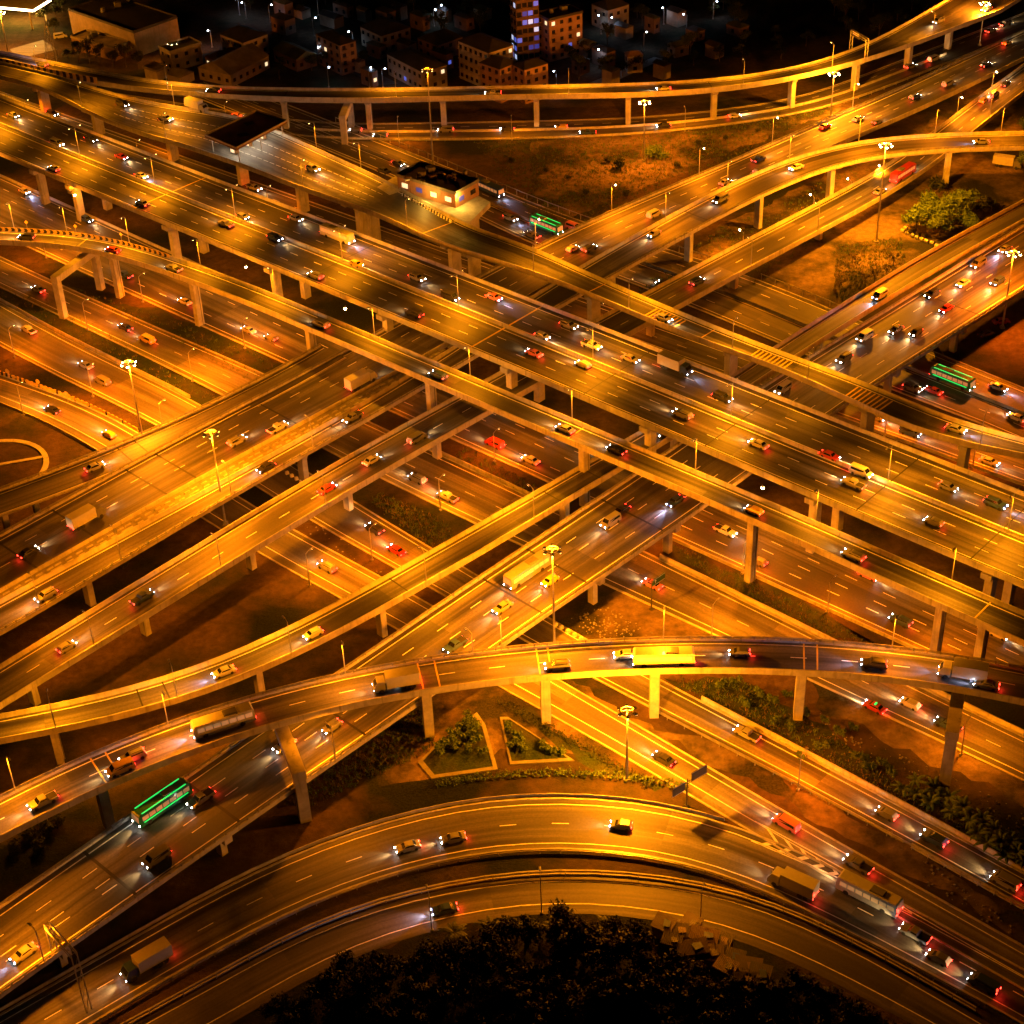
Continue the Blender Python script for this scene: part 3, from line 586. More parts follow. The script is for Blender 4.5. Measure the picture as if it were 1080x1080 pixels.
# painted island between the broad low viaduct and the ramp that joins it
isl = MB(); us = np.array(r['U'].A[:, :2]); prev = None
q1 = rq('V', 470, 360); br = MB()
for q in np.arange(2, q1, 5.0):
    a = r['V'].pt(q, 'B', 1.38, .05); i = int(np.argmin(np.hypot(us[:, 0] - a[0], us[:, 1] - a[1])))
    e = us[i] - a[:2]; L = np.linalg.norm(e)
    b = np.array([*(a[:2] + e * max(L - 1.25, .05) / L), a[2]])
    if prev is not None:
        isl.poly([prev[0], prev[1], b, a][::-1]); isl.poly([prev[0] - [0, 0, .5], prev[1] - [0, 0, .5], b - [0, 0, .5], a - [0, 0, .5]])
    prev = (a, b)
vchild('V', isl, 'island', 'concrete_dark')
hb = MB()
for q in np.arange(2, q1, 2.6):
    a = r['V'].pt(q, 'B', 1.5, .051); i = int(np.argmin(np.hypot(us[:, 0] - a[0], us[:, 1] - a[1]))); e = us[i] - a[:2]; L = np.linalg.norm(e)
    if L < 3.4: continue
    yw = r['V'].yaw(q)
    for f in (.25, .5, .75):
        p = a[:2] + e * f; hb.box((p[0], p[1], a[2]), (1.7, .3, .28), yw, .9)
vchild('V', hb, 'island_blocks', 'concrete')
# chevron bars on the bend parapets
def chev(k, spec, sgn, o_, p0, p1, per, mat, h=.9, z0=.1, dx=.35, mat2=None):
    rd = r[k]; q = rq(k, *p0); qe = rq(k, *p1); mb = MB(); plate = MB()
    t = sgn * (o_ - .03)
    while q < qe:
        hgt = h / 2
        mb.poly([rd.pt(q, spec, t, z0), rd.pt(q + per * .5, spec, t, z0), rd.pt(q + per * .5 + dx, spec, t, z0 + hgt), rd.pt(q + dx, spec, t, z0 + hgt)])
        mb.poly([rd.pt(q + dx, spec, t, z0 + hgt), rd.pt(q + per * .5 + dx, spec, t, z0 + hgt), rd.pt(q + per * .5, spec, t, z0 + h), rd.pt(q, spec, t, z0 + h)])
        q += per
    vchild(k, mb, 'chevron_marking', mat)
rd = r['R']; pl = MB(); rd.sweep(pl, [('A', -.8, .1), ('A', -.86, .1), ('A', -.86, 1.35), ('A', -.8, 1.35)], rq('R', -60, 252), rq('R', 170, 278)); vchild('R', pl, 'warning_board', 'paint_yellow')
chev('R', 'A', -1, .78, (-58, 252), (165, 276), 1.9, 'black', 1.1, .17)
rd = r['T']; pl = MB(); rd.sweep(pl, [('B', 1.1, .1), ('B', 1.16, .1), ('B', 1.16, 2.2), ('B', 1.1, 2.2)], rq('T', -60, 60), rq('T', 104, 88)); vchild('T', pl, 'warning_board', 'paint_yellow')
chev('T', 'B', 1, 1.22, (-58, 60), (100, 87), 3.0, 'black', 2.0, .15, .2)
# yellow rumble bars painted on the toll viaduct
for (px, py) in ((700, 337), (810, 378 + 4), (918, 420)):
    q = rq('S', px, py); mb = MB()
    for k in range(9): r['S'].strip(mb, ('A', .4), ('B', -.4), .022, q - 5 + k * 1.15, q - 4.6 + k * 1.15)
    vchild('S', mb, 'rumble_bars', 'paint_yellow')
mb = MB()      # plaza lines
for tfrac in (.3, .5, .7):
    q0, q1 = rq('S', 130, 115), rq('S', 400, 205)
    for q in np.arange(q0, q1, 3.0):
        a, b = r['S'].lerp(r['S'].w, q) * tfrac, r['S'].lerp(r['S'].w, q + 3) * tfrac
        if r['S'].lerp(r['S'].w, q) > 9: mb.poly([r['S'].pt(q, 'A', a - .08, .02), r['S'].pt(q, 'A', a + .08, .02), r['S'].pt(q + 2.2, 'A', b + .08, .02), r['S'].pt(q + 2.2, 'A', b - .08, .02)][::-1])
vchild('S', mb, 'lane_marking', 'paint')
# lay-by platform carrying the service building, with its own column
mb = MB(); zs = 16.0
P = [at(*p, zs - .03) for p in ((398, 197), (440, 172), (517, 213), (492, 238), (476, 236), (430, 219))]; a = sum(P[i][0] * P[(i + 1) % 6][1] - P[(i + 1) % 6][0] * P[i][1] for i in range(6)); P = P if a > 0 else P[::-1]
mb.hull([p - [0, 0, 1.6] for p in P], P); vchild('S', mb, 'service_platform', 'concrete_pale')
for px, py in ((506, 215), (445, 184)):
    mb = MB(); c = at(px, py, zs); mb.box((c[0] - 2, c[1] - 4, 0), (2.4, 2.4, zs - 1.63), .7); vchild('S', mb, 'pier', 'concrete_pale')

# ------------------------------------------------------------------ barriers, fences and rails along the ground roads
def qs(k, a, b): return rq(k, *a), rq(k, *b)
barrier(r['G1'], 'long concrete barrier below the near side of the six-lane viaduct, along the ground highway', 'A', -1.2, *qs('G1', (-60, 165), (430, 384)))
barrier(r['G1'], 'low concrete barrier between the shaded ground highway and the weedy strip right of centre', 'B', 1.9, *qs('G1', (700, 562), (1075, 725)), h=.7)
barrier(r['G2'], 'pale concrete barrier on the far kerb of the brightly lit ground road right of centre', 'A', -1.9, *qs('G2', (690, 592), (1075, 780)), h=1.0, w_=.7)
barrier(r['G2'], 'concrete barrier on the far side of the ground road crossing the dark strip at centre', 'A', -1.9, *qs('G2', (430, 468), (570, 534)), h=.8)
barrier(r['G3'], 'pale concrete parapet curving along the grass strip at left', 'A', -1.9, *qs('G3', (-60, 300), (200, 420)), h=.9, w_=.5)
barrier(r['G3'], 'pale parapet on the far edge of the road leading onto the canal bridge', 'A', -1.8, *qs('G3', (735, 742), (1078, 925)), h=1.0, w_=.6)
barrier(r['G4'], 'black and yellow striped barrier on the bend at the left edge', 'A', -1.9, *qs('G4', (-40, 393), (140, 458)), h=1.0, w_=.6, mat='paint_yellow', stripes=1.6)
barrier(r['G4'], 'concrete edge wall beside the dark hollow at the left edge', 'B', 2.9, *qs('G4', (-40, 420), (110, 485)), h=.8)
rail(r['G3'], 'railing of square posts on the little canal bridge at lower right', 'B', 1.75, *qs('G3', (962, 893), (1079, 960)), h=1.2, name='bridge_railing', cat='railing', every=3.2, bars=(.25, 1.05), mat='concrete', thick=.3)
rail(r['G3'], 'thin steel guard rail beside the earth slope left of the canal bridge', 'B', 1.9, *qs('G3', (690, 745), (955, 888)), h=.8)
rail(r['F'], 'steel guard rail along the inner edge of the big bottom curve', 'B', 2.2, *qs('F', (60, 1100), (1040, 1062)), h=.9, bars=(.45, .85), thick=.2)
rail(r['E'], 'white railed parapet between the bottom curve and the service road below it', 'A', -1.6, 0.5, rq('E', 1020, 1078), h=1.1, mat='concrete', bars=(.2, 1.0), every=6, thick=.3, name='parapet_railing', cat='railing')
barrier(r['F'], 'low kerb wall round the outside of the big bottom curve', 'A', -2.2, *qs('F', (-60, 1110), (760, 872)), h=.6, w_=.35)
rail(r['G7'], 'post and mesh fence on the far side of the dark highway behind the service building', 'A', -2.6, *qs('G7', (350, 130), (760, 285)), h=1.8, name='mesh_fence', cat='fence', every=4.5, bars=(1.6,), thick=.06)
rail(r['G7'], 'post and mesh fence beside the dirt plot under the straight two-lane viaduct at upper right', 'A', -2.8, *qs('G7', (800, 296), (900, 340)), h=1.8, name='mesh_fence', cat='fence', every=4.5, bars=(1.6,), thick=.06)
barrier(r['G7'], 'dark concrete divider along the middle of the highway behind the toll viaduct', 'C', 0, *qs('G7', (380, 150), (1078, 440)), h=.8, mat='concrete_dark')
rail(r['G8'], 'lit pale guard rail along the near edge of the road under the top viaduct', 'B', 1.4, *qs('G8', (330, 147), (1000, 66)), h=1.1, every=6, bars=(.5, .95), mat='concrete')
barrier(r['G8'], 'concrete divider between the two lanes of the frontage road under the curved top viaduct', 'C', .6, *qs('G8', (330, 138), (1000, 58)), h=.8)
barrier(r['G0'], 'barrier on the ground road squeezed between the six-lane viaduct and the toll viaduct', 'B', 2.2, *qs('G0', (0, 105), (1078, 520)), h=.8)
# loose concrete posts by the ground road at centre
for i, (px, py) in enumerate(((586, 660), (592, 663), (599, 667), (606, 671), (613, 675), (303, 500), (308, 503), (313, 506), (318, 509))):
    p = at(px, py); mb = MB(); mb.box((0, 0, 0), (.9, .7, .75), .5, .8); mb.box((0, 0, .75), (.7, .5, .12), .5, .7)
    o = mb.build('concrete_block', K['white']); o.location = p
    tag(o, ['white concrete block in the row of five by the lamp mast at centre', 'white concrete block in the row of four between the two lower left viaducts'][i > 4], 'block', ['blocks by the lamp mast', 'blocks between the lower left viaducts'][i > 4])

# ------------------------------------------------------------------ lamps
def light(name, parent, loc, energy, col, cone=None, size=.35, rot=(0, 0, 0)):
    d = bpy.data.lights.new(name, 'SPOT' if cone else 'POINT'); d.energy = energy * POW; d.color = col; d.shadow_soft_size = size
    if cone: d.spot_size = rad(cone); d.spot_blend = .9 if cone < 90 else .6
    o = bpy.data.objects.new(name, d); COL.objects.link(o); o.location = loc; o.rotation_euler = rot; o.parent = parent; return o
OR = (1., .232, .002); YE = (1., .282, .003); RD = (1., .165, .001)
def make_street_lamp(h, arm, watts, col, double=False, lens='sodium_soft', cone=156, glow=False):
    root = empty('street_lamp')
    mb = MB(); mb.box((0, 0, 0), (.5, .5, .35)); mb.tube((0, 0, .3), (0, 0, h), .13, .075, 8); mb.build('pole', K['steel'], root)
    for sg in ((1, -1) if double else (1,)):
        mb = MB(); mb.tube((0, 0, h - .1), (0, sg * arm * .6, h + .35), .06, .05, 6); mb.tube((0, sg * arm * .6, h + .35), (0, sg * arm, h + .4), .05, .05, 6); mb.build('arm', K['steel'], root)
        mb = MB(); y = sg * (arm + .35)
        mb.hull([(-.18, y - .45, h + .32), (.18, y - .45, h + .32), (.2, y + .45, h + .32), (-.2, y + .45, h + .32)], [(-.1, y - .4, h + .5), (.1, y - .4, h + .5), (.12, y + .35, h + .5), (-.12, y + .35, h + .5)])
        hd = mb.build('lamp_head', K['steel'], root)
        mb = MB(); mb.ball((0, y, h + .29), .3 if glow else .17, 8, 5, .8 if glow else .5); mb.build('lens', K[lens], hd)
        light('lamp_light', root, (0, y, h - .2), watts, col, cone)
    return root
PROTO = {}
def lamp(key, base, yaw, label, group, *a, **k):
    if key not in PROTO: PROTO[key] = make_street_lamp(*a, **k); o = PROTO[key]
    else: o = copy_tree(PROTO[key])
    o.location = base; o.rotation_euler = (0, 0, yaw); tag(o, label, 'street lamp', group); return o
def side_lamps(key, k, pts, spec, off, where, group, *a, **kw):
    """lamps standing along a road; the arm reaches over the carriageway"""
    rd = r[k]
    for i, (px, py) in enumerate(sorted(pts)):
        q, _ = rd.find(px, py); p = rd.pt(q, spec, off, 0.0 if 'G' not in k and k not in 'FE' else 0.0)
        N = rd.lerp(rd.N, q); sg = 1 if spec == 'A' else -1
        yaw = math.atan2(N[1] * sg, N[0] * sg) - math.pi / 2
        lamp(key, p, yaw, f'{where}, {ordn(i)} from the left', group, *a, **kw)
side_lamps('ramp', 'R', [(20, 240), (79, 241.5), (151.5, 251.7), (218, 281), (303, 308), (401, 355), (500, 398), (610, 441), (737, 497), (865, 550), (1012, 608)], 'A', -.95,
    'plain street lamp on the far parapet of the narrow near-side ramp', 'ramp lamps', 8.8, 1.0, 9000, YE)
side_lamps('median', 'M', [(4, 128), (90, 164), (171, 195), (261, 226), (370, 272), (492, 321), (630, 380), (776, 439), (938, 509), (1065, 560)], 'A', float(r['M'].w.mean() / 2),
    'double-armed street lamp on the central barrier of the six-lane viaduct', 'median lamps', 9.5, 1.6, 7000, YE, True)
side_lamps('toll', 'S', [(90, 113), (178, 146), (320, 201), (437, 240), (567, 288), (664, 329), (774, 371), (855, 400), (1037, 468)], 'B', .95,
    'thin street lamp on the near parapet of the toll viaduct', 'toll viaduct lamps', 8.5, .8, 9500, YE)
side_lamps('low', 'V', [(605, 278), (683, 240), (757, 193), (837, 160), (926, 125)], 'A', -1.2, 'street lamp on the broad low viaduct at upper right', 'low viaduct lamps', 9.0, 1.2, 10500, OR, glow=True)
side_lamps('low2', 'U', [(60, 655), (140, 600), (255, 530), (340, 480)], 'B', 1.0, 'slim lamp on the near railing of the broad low viaduct', 'lower left railing lamps', 8.5, 1.0, 7000, OR)
side_lamps('str', 'W', [(97, 682), (231, 600), (345, 535), (791, 283), (863, 246), (1035, 125)], 'B', 1.0, 'thin lamp on the near parapet of the straight two-lane viaduct', 'straight viaduct lamps', 8.5, 1.0, 9500, OR)
side_lamps('rampd', 'D', [(60, 775), (186, 735), (310, 694), (455, 620), (560, 548)], 'B', 1.0, 'thin lamp on the near parapet of the lower-left ramp', 'lower left ramp lamps', 8.5, 1.0, 10000, YE)
side_lamps('near', 'X', [(40, 1010), (350, 800), (480, 690)], 'B', 1.4, 'thin street lamp on the near railing of the four-lane viaduct', 'four-lane viaduct lamps', 8.0, 1.0, 9000, OR)
side_lamps('near2', 'Q', [(22, 842), (180, 770), (365, 715), (530, 692), (700, 680), (940, 692)], 'A', -1.0, 'added thin lamp on the far railing of the curved two-lane viaduct', 'added front curve lamps', 8.5, 1.0, 9000, OR)  # invented lamps, added to brighten the dark deck of the front curve
side_lamps('gl', 'G1', [(60, 268), (160, 315), (270, 362), (400, 425), (530, 482), (700, 560), (790, 600), (880, 640), (985, 690)], 'B', 2.6, 'added short lamp beside the ground highway under the narrow ramp', 'added ground highway lamps', 8.0, 1.5, 9500, RD)  # row filled out with added lamps to brighten the ground highway
side_lamps('gl2', 'G2', [(120, 335), (235, 385)], 'B', 2.2, 'added street lamp on the grass strip left of the broad viaduct', 'added grass strip lamps', 8.5, 1.5, 9000, RD)  # extra lamps put in to lift the light on the left-hand roads
side_lamps('gl3', 'G3', [(20, 375), (105, 415), (178, 455), (395, 590), (850, 825)], 'B', 2.4, 'added street lamp on the near kerb of the third ground road', 'added third ground road lamps', 8.5, 1.4, 8500, RD)  # added lamps that brighten the third ground road
side_lamps('gl4', 'G2', [(470, 535), (760, 665), (1020, 790)], 'B', 2.6, 'added street lamp on the near kerb of the second ground road', 'added second ground road lamps', 8.5, 1.4, 7000, OR)  # made-up row, there to brighten the second ground road
side_lamps('gl5', 'G4', [(35, 432), (335, 612)], 'B', 3.4, 'added street lamp beside the lowest straight ground road', 'added lowest ground road lamps', 8.5, 1.4, 7000, OR)  # lamps added only for more light on the lowest road
side_lamps('ur', 'U', [(700, 232), (765, 198), (830, 170), (905, 152), (985, 143), (1055, 142)], 'A', -.95, 'added street lamp on the far parapet of the curving right-hand ramp', 'added right-hand ramp lamps', 8.5, 1.0, 8500, OR)  # lamps added so the curving ramp's deck comes out bright
side_lamps('plz', 'S', [(330, 160), (375, 182), (185, 116)], 'A', -.9, 'added street lamp on the far edge of the toll plaza', 'added toll plaza lamps', 9.0, 1.4, 9000, YE)  # invented lamps that brighten the plaza surface
side_lamps('gl0', 'G0', [(60, 118), (165, 165), (300, 215), (640, 345), (950, 445), (1040, 480)], 'B', 2.6, 'lamp between the six-lane viaduct and the toll viaduct', 'hidden ground road lamps', 7.5, 1.2, 7000, RD)
side_lamps('gl8', 'G8', [(250, 125), (420, 150), (540, 148), (720, 134)], 'B', 1.6, 'street lamp beside the road under the top viaduct', 'frontage road lamps', 7.5, 1.2, 5000, OR)
side_lamps('te', 'E', [(455, 977), (571, 960), (740, 973)], 'B', 1.9, 'slim dark lamp by the bottom service road', 'service road lamps', 9.0, 1.0, 700, OR)
side_lamps('gt', 'T', [(48, 72), (185, 92), (420, 99), (600, 97), (780, 87), (870, 70), (972, 37)], 'B', .95, 'street lamp on the near parapet of the curved top viaduct', 'top viaduct lamps', 8.5, 1.0, 7000, YE)
side_lamps('strg', 'W', [(1010, 122), (1048, 95)], 'A', -1.0, 'glowing lamp on the far parapet of the straight two-lane viaduct', 'glowing straight viaduct lamps', 6.0, .6, 5000, OR, glow=True, lens='sodium')
# glowing lamps standing on the ground in the upper right plot
for i, (px, py, wt) in enumerate(((783, 270, 9000), (857, 232, 9000), (929, 201, 9000), (896, 215, 9000))):
    lamp('plot', at(px, py), .6, f'glowing short street lamp among the bare plots at upper right, {ordn(i)} from the left', 'plot lamps', 7.2, 1.2, 9000, OR, glow=True, lens='sodium')
# under-bridge lamps on the near side of the six-lane viaduct
def wall_lamp(p, label):
    key = 'wall'
    if key not in PROTO:
        root = empty('bracket_lamp'); mb = MB(); mb.tube((0, .9, .3), (0, 0, .3), .07, .07, 6); mb.box((0, 0, .2), (.5, .6, .25)); mb.build('bracket', K['steel'], root)
        mb = MB(); mb.ball((0, -.05, .02), .36, 10, 6, .9); mb.build('lens', K['sodium'], root); light('lamp_light', root, (0, -.2, -.7), 5200, OR, None, .3); PROTO[key] = root; o = root
    else: o = copy_tree(PROTO[key])
    o.location = p; tag(o, label, 'bracket lamp', 'bracket lamps under the six-lane viaduct')
for i, (px, py) in enumerate(((3, 167), (84, 203), (266, 278), (370, 322), (811, 509))):
    q, t = r['M'].find(px, py, -2.6); p = r['M'].pt(q, 'B', 2.3, -2.7); yw = r['M'].yaw(q)
    wall_lamp(p, f'glowing bracket lamp below the six-lane viaduct edge, {ordn(i)} from the left')
# high masts
def make_mast(h, watts, col, n=6, big=False, lens=None):
    lens = lens or ('sodium' if big else 'sodium_dim')
    root = empty('high_mast_lamp'); mb = MB(); mb.box((0, 0, 0), (1.1, 1.1, .6)); mb.tube((0, 0, .5), (0, 0, h), .3, .13, 10); mb.build('pole', K['steel'], root)
    mb = MB(); rr = 1.15
    for i in range(16):
        a, b = 2 * math.pi * i / 16, 2 * math.pi * (i + 1) / 16
        mb.tube((rr * math.cos(a), rr * math.sin(a), h - .3), (rr * math.cos(b), rr * math.sin(b), h - .3), .07, .07, 6, False)
    for i in range(4): mb.tube((0, 0, h - .1), (rr * math.cos(i * math.pi / 2), rr * math.sin(i * math.pi / 2), h - .3), .05, .05, 6)
    mb.build('ring', K['steel'], root)
    for i in range(n):
        a = 2 * math.pi * (i + .5) / n; c, s_ = math.cos(a), math.sin(a)
        mb = MB(); mb.box((c * 1.55, s_ * 1.55, h - .55), (.75, .6, .3), a, .7); fl = mb.build('floodlight', K['steel_dark'], root)
        mb = MB(); mb.ball((c * 1.72, s_ * 1.72, h - .62),   .3 if big else .2, 8, 5, .8); mb.build('lens', K[lens], fl)
    light('lamp_light', root, (0, 0, h - 1.9), watts, col, None, .7); return root
def mast(bx, by, tx, ty, label, watts, col=OR, **k):
    p = at(bx, by); lo, hi = 5., 40.
    vc = np.array([0, 0, CAM_H])
    for _ in range(40):
        md = (lo + hi) / 2; d = p + [0, 0, md] - vc; dep = d @ vF; vp = -F_PX * (d @ vU) / dep; upx = F_PX * (d @ vX) / dep
        if 540 - upx * sr + vp * cr > ty: lo = md
        else: hi = md
    o = make_mast(lo, watts, col, **k); o.location = p; tag(o, label, 'high mast lamp'); return o
mast(238, 553, 225, 455, 'tall ring-headed lamp mast rising between the two lower left viaducts', 48000)
mast(585, 690, 583, 578, 'tall ring-headed lamp mast at the near railing of the four-lane viaduct in the centre', 98000)
mast(661, 823, 661, 748, 'lamp mast with a ring of floodlights on the grass in front of the lower curve', 80000, (1., .262, .003))
mast(924, 256, 936, 151, 'very bright lamp mast over the curve at upper right, beside the dirt plot with bushes', 130000, YE, big=True)
mast(150, 460, 137, 381, 'bright lamp mast on the ground road left of the broad low viaduct', 90000, big=True)
mast(679, 170, 680, 106, 'bright lamp mast beside the round bush in the grass plot at top', 38000, big=True)
mast(876, 123, 878, 76, 'bright lamp mast between the curved top viaduct and the broad low viaduct', 48000, YE, big=True)
mast(185, 66, 182, 44, 'bright lamp mast by the sheds at upper left', 32000, big=True)
mast(1033, 48, 1040, 2, 'bright lamp mast at the top right corner', 60000, big=True)
mast(1057, 346, 1071, 265, 'bright lamp mast on the right edge beside the four-lane viaduct', 60000, RD, big=True)
mast(10, 62, 3, 12, 'lamp mast at the top left corner beside the lit canopy', 32000, YE, big=True)
mast(457, 175, 447, 72, 'thin unlit-looking tall mast behind the service building', 9000)
# ------------------------------------------------------------------ vehicles
PAINTS = {'white': (.5, .5, .48), 'silver': (.25, .255, .26), 'black': (.02, .02, .022), 'red': (.42, .03, .02), 'blue': (.03, .06, .25), 'grey': (.15, .155, .16), 'yellow': (.6, .38, .03), 'green': (.03, .22, .09), 'pink': (.6, .16, .3)}
def carpaint(c):
    if 'p_' + c not in K:
        m_, t, b = nodes('paint_' + c); f = noise(t, coord(t), 1.5)
        t.links.new(mix(t, ramp(t, f, .3, .7), tuple(x * .85 for x in PAINTS[c]), PAINTS[c]), b.inputs['Base Color'])
        b.inputs['Roughness'].default_value = .3; b.inputs['Coat Weight'].default_value = .5; K['p_' + c] = m_
    return K['p_' + c]
def shell(mb, prof, w0, w1, zs):
    """side profile (x, z) swept across; half width eases from w0 at the sill to w1 at the roof"""
    zmin, zmax = zs
    hw = lambda z: w0 + (w1 - w0) * max(0., (z - zmin) / (zmax - zmin)) ** 1.3
    n = len(prof); L = [(x, hw(z), z) for x, z in prof]; R = [(x, -hw(z), z) for x, z in prof]
    mb.poly(L); mb.poly(R[::-1])
    for i in range(n):
        j = (i + 1) % n; mb.poly([L[i], R[i], R[j], L[j]])
def make_vehicle(kind, col, cool):
    """+x is forward, wheels stand on z = 0"""
    root = empty({'car': 'car', 'suv': 'estate_car', 'hatch': 'small_car', 'pickup': 'pickup_truck', 'van': 'van', 'truck': 'box_truck', 'bus': 'bus'}[kind]); pm = carpaint(col)
    b = MB(); gl = MB(); extra = []
    if kind == 'car':
        L, W, wr, wx = 4.5, .88, .32, (1.35, -1.3)
        shell(b, [(-2.2, .3), (-2.25, .62), (-2.1, .9), (-1.55, .95), (-1.0, 1.4), (.15, 1.46), (.55, 1.36), (1.1, .98), (2.0, .82), (2.22, .62), (2.2, .3)][::-1], W, .62, (.75, 1.46))
        for sg in (1, -1):
            q = [(-1.3, sg * .8, 1.0), (.95, sg * .8, 1.0), (.42, sg * .69, 1.36), (-.92, sg * .69, 1.36)]; gl.poly(q if sg < 0 else q[::-1])
        gl.poly([(1.08, -.7, 1.02), (1.08, .7, 1.02), (.58, .58, 1.375), (.58, -.58, 1.375)]); gl.poly([(-1.5, .68, 1.02), (-1.5, -.68, 1.02), (-1.02, -.55, 1.41), (-1.02, .55, 1.41)])
        hz, ty = .64, .62
    elif kind == 'suv':
        L, W, wr, wx = 4.7, .94, .37, (1.4, -1.4)
        shell(b, [(-2.3, .36), (-2.35, .8), (-2.25, 1.15), (-1.95, 1.72), (.2, 1.78), (.5, 1.68), (1.05, 1.12), (2.1, 1.0), (2.35, .75), (2.3, .36)][::-1], W, .7, (.9, 1.78))
        for sg in (1, -1):
            q = [(-2.0, sg * .87, 1.18), (.92, sg * .87, 1.18), (.44, sg * .76, 1.62), (-1.8, sg * .76, 1.62)]; gl.poly(q if sg < 0 else q[::-1])
        gl.poly([(1.06, -.78, 1.16), (1.06, .78, 1.16), (.54, .66, 1.69), (.54, -.66, 1.69)]); rk = MB(); rk.box((-.8, .5, 1.785), (1.9, .06, .07)); rk.box((-.8, -.5, 1.785), (1.9, .06, .07)); extra.append((rk, 'roof_rack', K['steel_dark'])); hz, ty = .82, .9
    elif kind == 'hatch':
        L, W, wr, wx = 3.9, .84, .3, (1.2, -1.15)
        shell(b, [(-1.9, .3), (-1.95, .7), (-1.85, .95), (-1.45, 1.42), (.1, 1.48), (.5, 1.36), (1.05, .98), (1.75, .82), (1.95, .6), (1.9, .3)][::-1], W, .62, (.75, 1.48))
        for sg in (1, -1):
            q = [(-1.5, sg * .77, 1.0), (.92, sg * .77, 1.0), (.4, sg * .66, 1.37), (-1.25, sg * .66, 1.37)]; gl.poly(q if sg < 0 else q[::-1])
        gl.poly([(1.04, -.68, 1.02), (1.04, .68, 1.02), (.54, .57, 1.375), (.54, -.57, 1.375)]); hz, ty = .62, .75
    elif kind == 'pickup':
        L, W, wr, wx = 5.2, .93, .38, (1.6, -1.55)
        shell(b, [(-2.6, .42), (-2.6, 1.0), (-.75, 1.02), (-.6, 1.68), (.6, 1.7), (1.15, 1.1), (2.45, .98), (2.6, .75), (2.55, .42)][::-1], W, .7, (.95, 1.7))
        for sg in (1, -1):
            q = [(-.58, sg * .87, 1.12), (.98, sg * .87, 1.12), (.52, sg * .76, 1.6), (-.5, sg * .76, 1.6)]; gl.poly(q if sg < 0 else q[::-1])
        gl.poly([(1.16, -.78, 1.13), (1.16, .78, 1.13), (.66, .68, 1.66), (.66, -.68, 1.66)])
        bed = MB(); bed.box((-1.68, 0, 1.03), (1.7, 1.5, .012)); extra.append((bed, 'cargo_bed', K['black'])); hz, ty = .78, .8
    elif kind == 'van':
        L, W, wr, wx = 5.0, .92, .34, (1.5, -1.45)
        shell(b, [(-2.5, .32), (-2.52, 1.0), (-2.4, 1.95), (1.1, 2.0), (1.75, 1.25), (2.4, 1.0), (2.5, .6), (2.45, .32)][::-1], W, .76, (1.0, 2.0))
        for sg in (1, -1):
            q = [(-2.1, sg * .885, 1.25), (1.45, sg * .885, 1.25), (1.0, sg * .8, 1.8), (-2.05, sg * .8, 1.8)]; gl.poly(q if sg < 0 else q[::-1])
        gl.poly([(1.77, -.75, 1.28), (1.77, .75, 1.28), (1.18, .68, 1.95), (1.18, -.68, 1.95)]); hz, ty = .75, .9
    elif kind == 'truck':
        L, W, wr, wx = 8.6, 1.2, .5, (2.9, -1.9, -3.0)
        shell(b, [(2.1, .55), (2.1, 2.6), (3.5, 2.65), (4.1, 1.7), (4.3, 1.2), (4.3, .55)][::-1], 1.18, 1.05, (.8, 2.65))
        bx = MB(); bx.box((-1.25, 0, .95), (6.2, 2.45, 2.55)); extra.append((bx, 'cargo_box', carpaint('white')))
        ch = MB(); ch.box((-.4, 0, .62), (8.2, 1.1, .33)); extra.append((ch, 'chassis', K['steel_dark']))
        gl.poly([(4.12, -.95, 1.72), (4.12, .95, 1.72), (3.56, .9, 2.55), (3.56, -.9, 2.55)]); hz, ty = .9, .9
    else:
        L, W, wr, wx = 11.5, 1.25, .5, (3.7, -3.2)
        shell(b, [(-5.7, .4), (-5.75, 1.2), (-5.6, 3.0), (-5.3, 3.15), (5.3, 3.15), (5.6, 2.9), (5.75, 1.2), (5.7, .4)][::-1], W, 1.16, (1.2, 3.15))
        for sg in (1, -1):
            for k in range(7):
                x0 = -5.2 + k * 1.48; q = [(x0, sg * 1.262, 1.6), (x0 + 1.3, sg * 1.262, 1.6), (x0 + 1.3, sg * 1.225, 2.55), (x0, sg * 1.225, 2.55)]; gl.poly(q if sg < 0 else q[::-1])
            if col == 'green':
                st = MB(); st.box((0, sg * 1.0, 3.152), (9.6, .22, .06)); st.box((0, sg * 1.285, 1.18), (9.6, .03, .2)); extra.append((st, 'light_strip', K['bus_green']))
        gl.poly([(5.77, -1.1, 1.45), (5.77, 1.1, 1.45), (5.63, 1.05, 2.75), (5.63, -1.05, 2.75)])
        ac = MB(); ac.box((-1.5, 0, 3.15), (2.6, 1.6, .25), 0, .9); extra.append((ac, 'roof_unit', carpaint('grey'))); hz, ty = .8, .95
    b.build('body', pm, root); gl.build('windows', K['bus_glass' if kind == 'bus' else 'glass'], root)
    for mb, nm, mt in extra: mb.build(nm, mt, root)
    for x in wx:
        for sg in (1, -1):
            mb = MB(); mb.tube((x, sg * (W - .22), wr), (x, sg * (W + .02), wr), wr, wr, 12); mb.build('wheel', K['black'], root)
    fx = L / 2
    for sg in (1, -1):
        mb = MB(); mb.ball((fx - .05, sg * (W - .25), hz), .125, 8, 5); mb.build('headlight', K['head_blue' if cool else 'head'], root)
        mb = MB(); mb.box((-fx - .02, sg * (W - .2), ty), (.08, .3, .16)); mb.build('taillight', K['tail'], root)
    light('headlight_beam', root, (fx + .25, 0, hz), 1500, (.6, .64, 1.) if cool else (1., .6, .22), 62, .25, (0, rad(-82), 0))
    light('taillight_glow', root, (-fx - .4, 0, ty), 45, (1., .03, .01), None, .3)
    return root
VEH = []
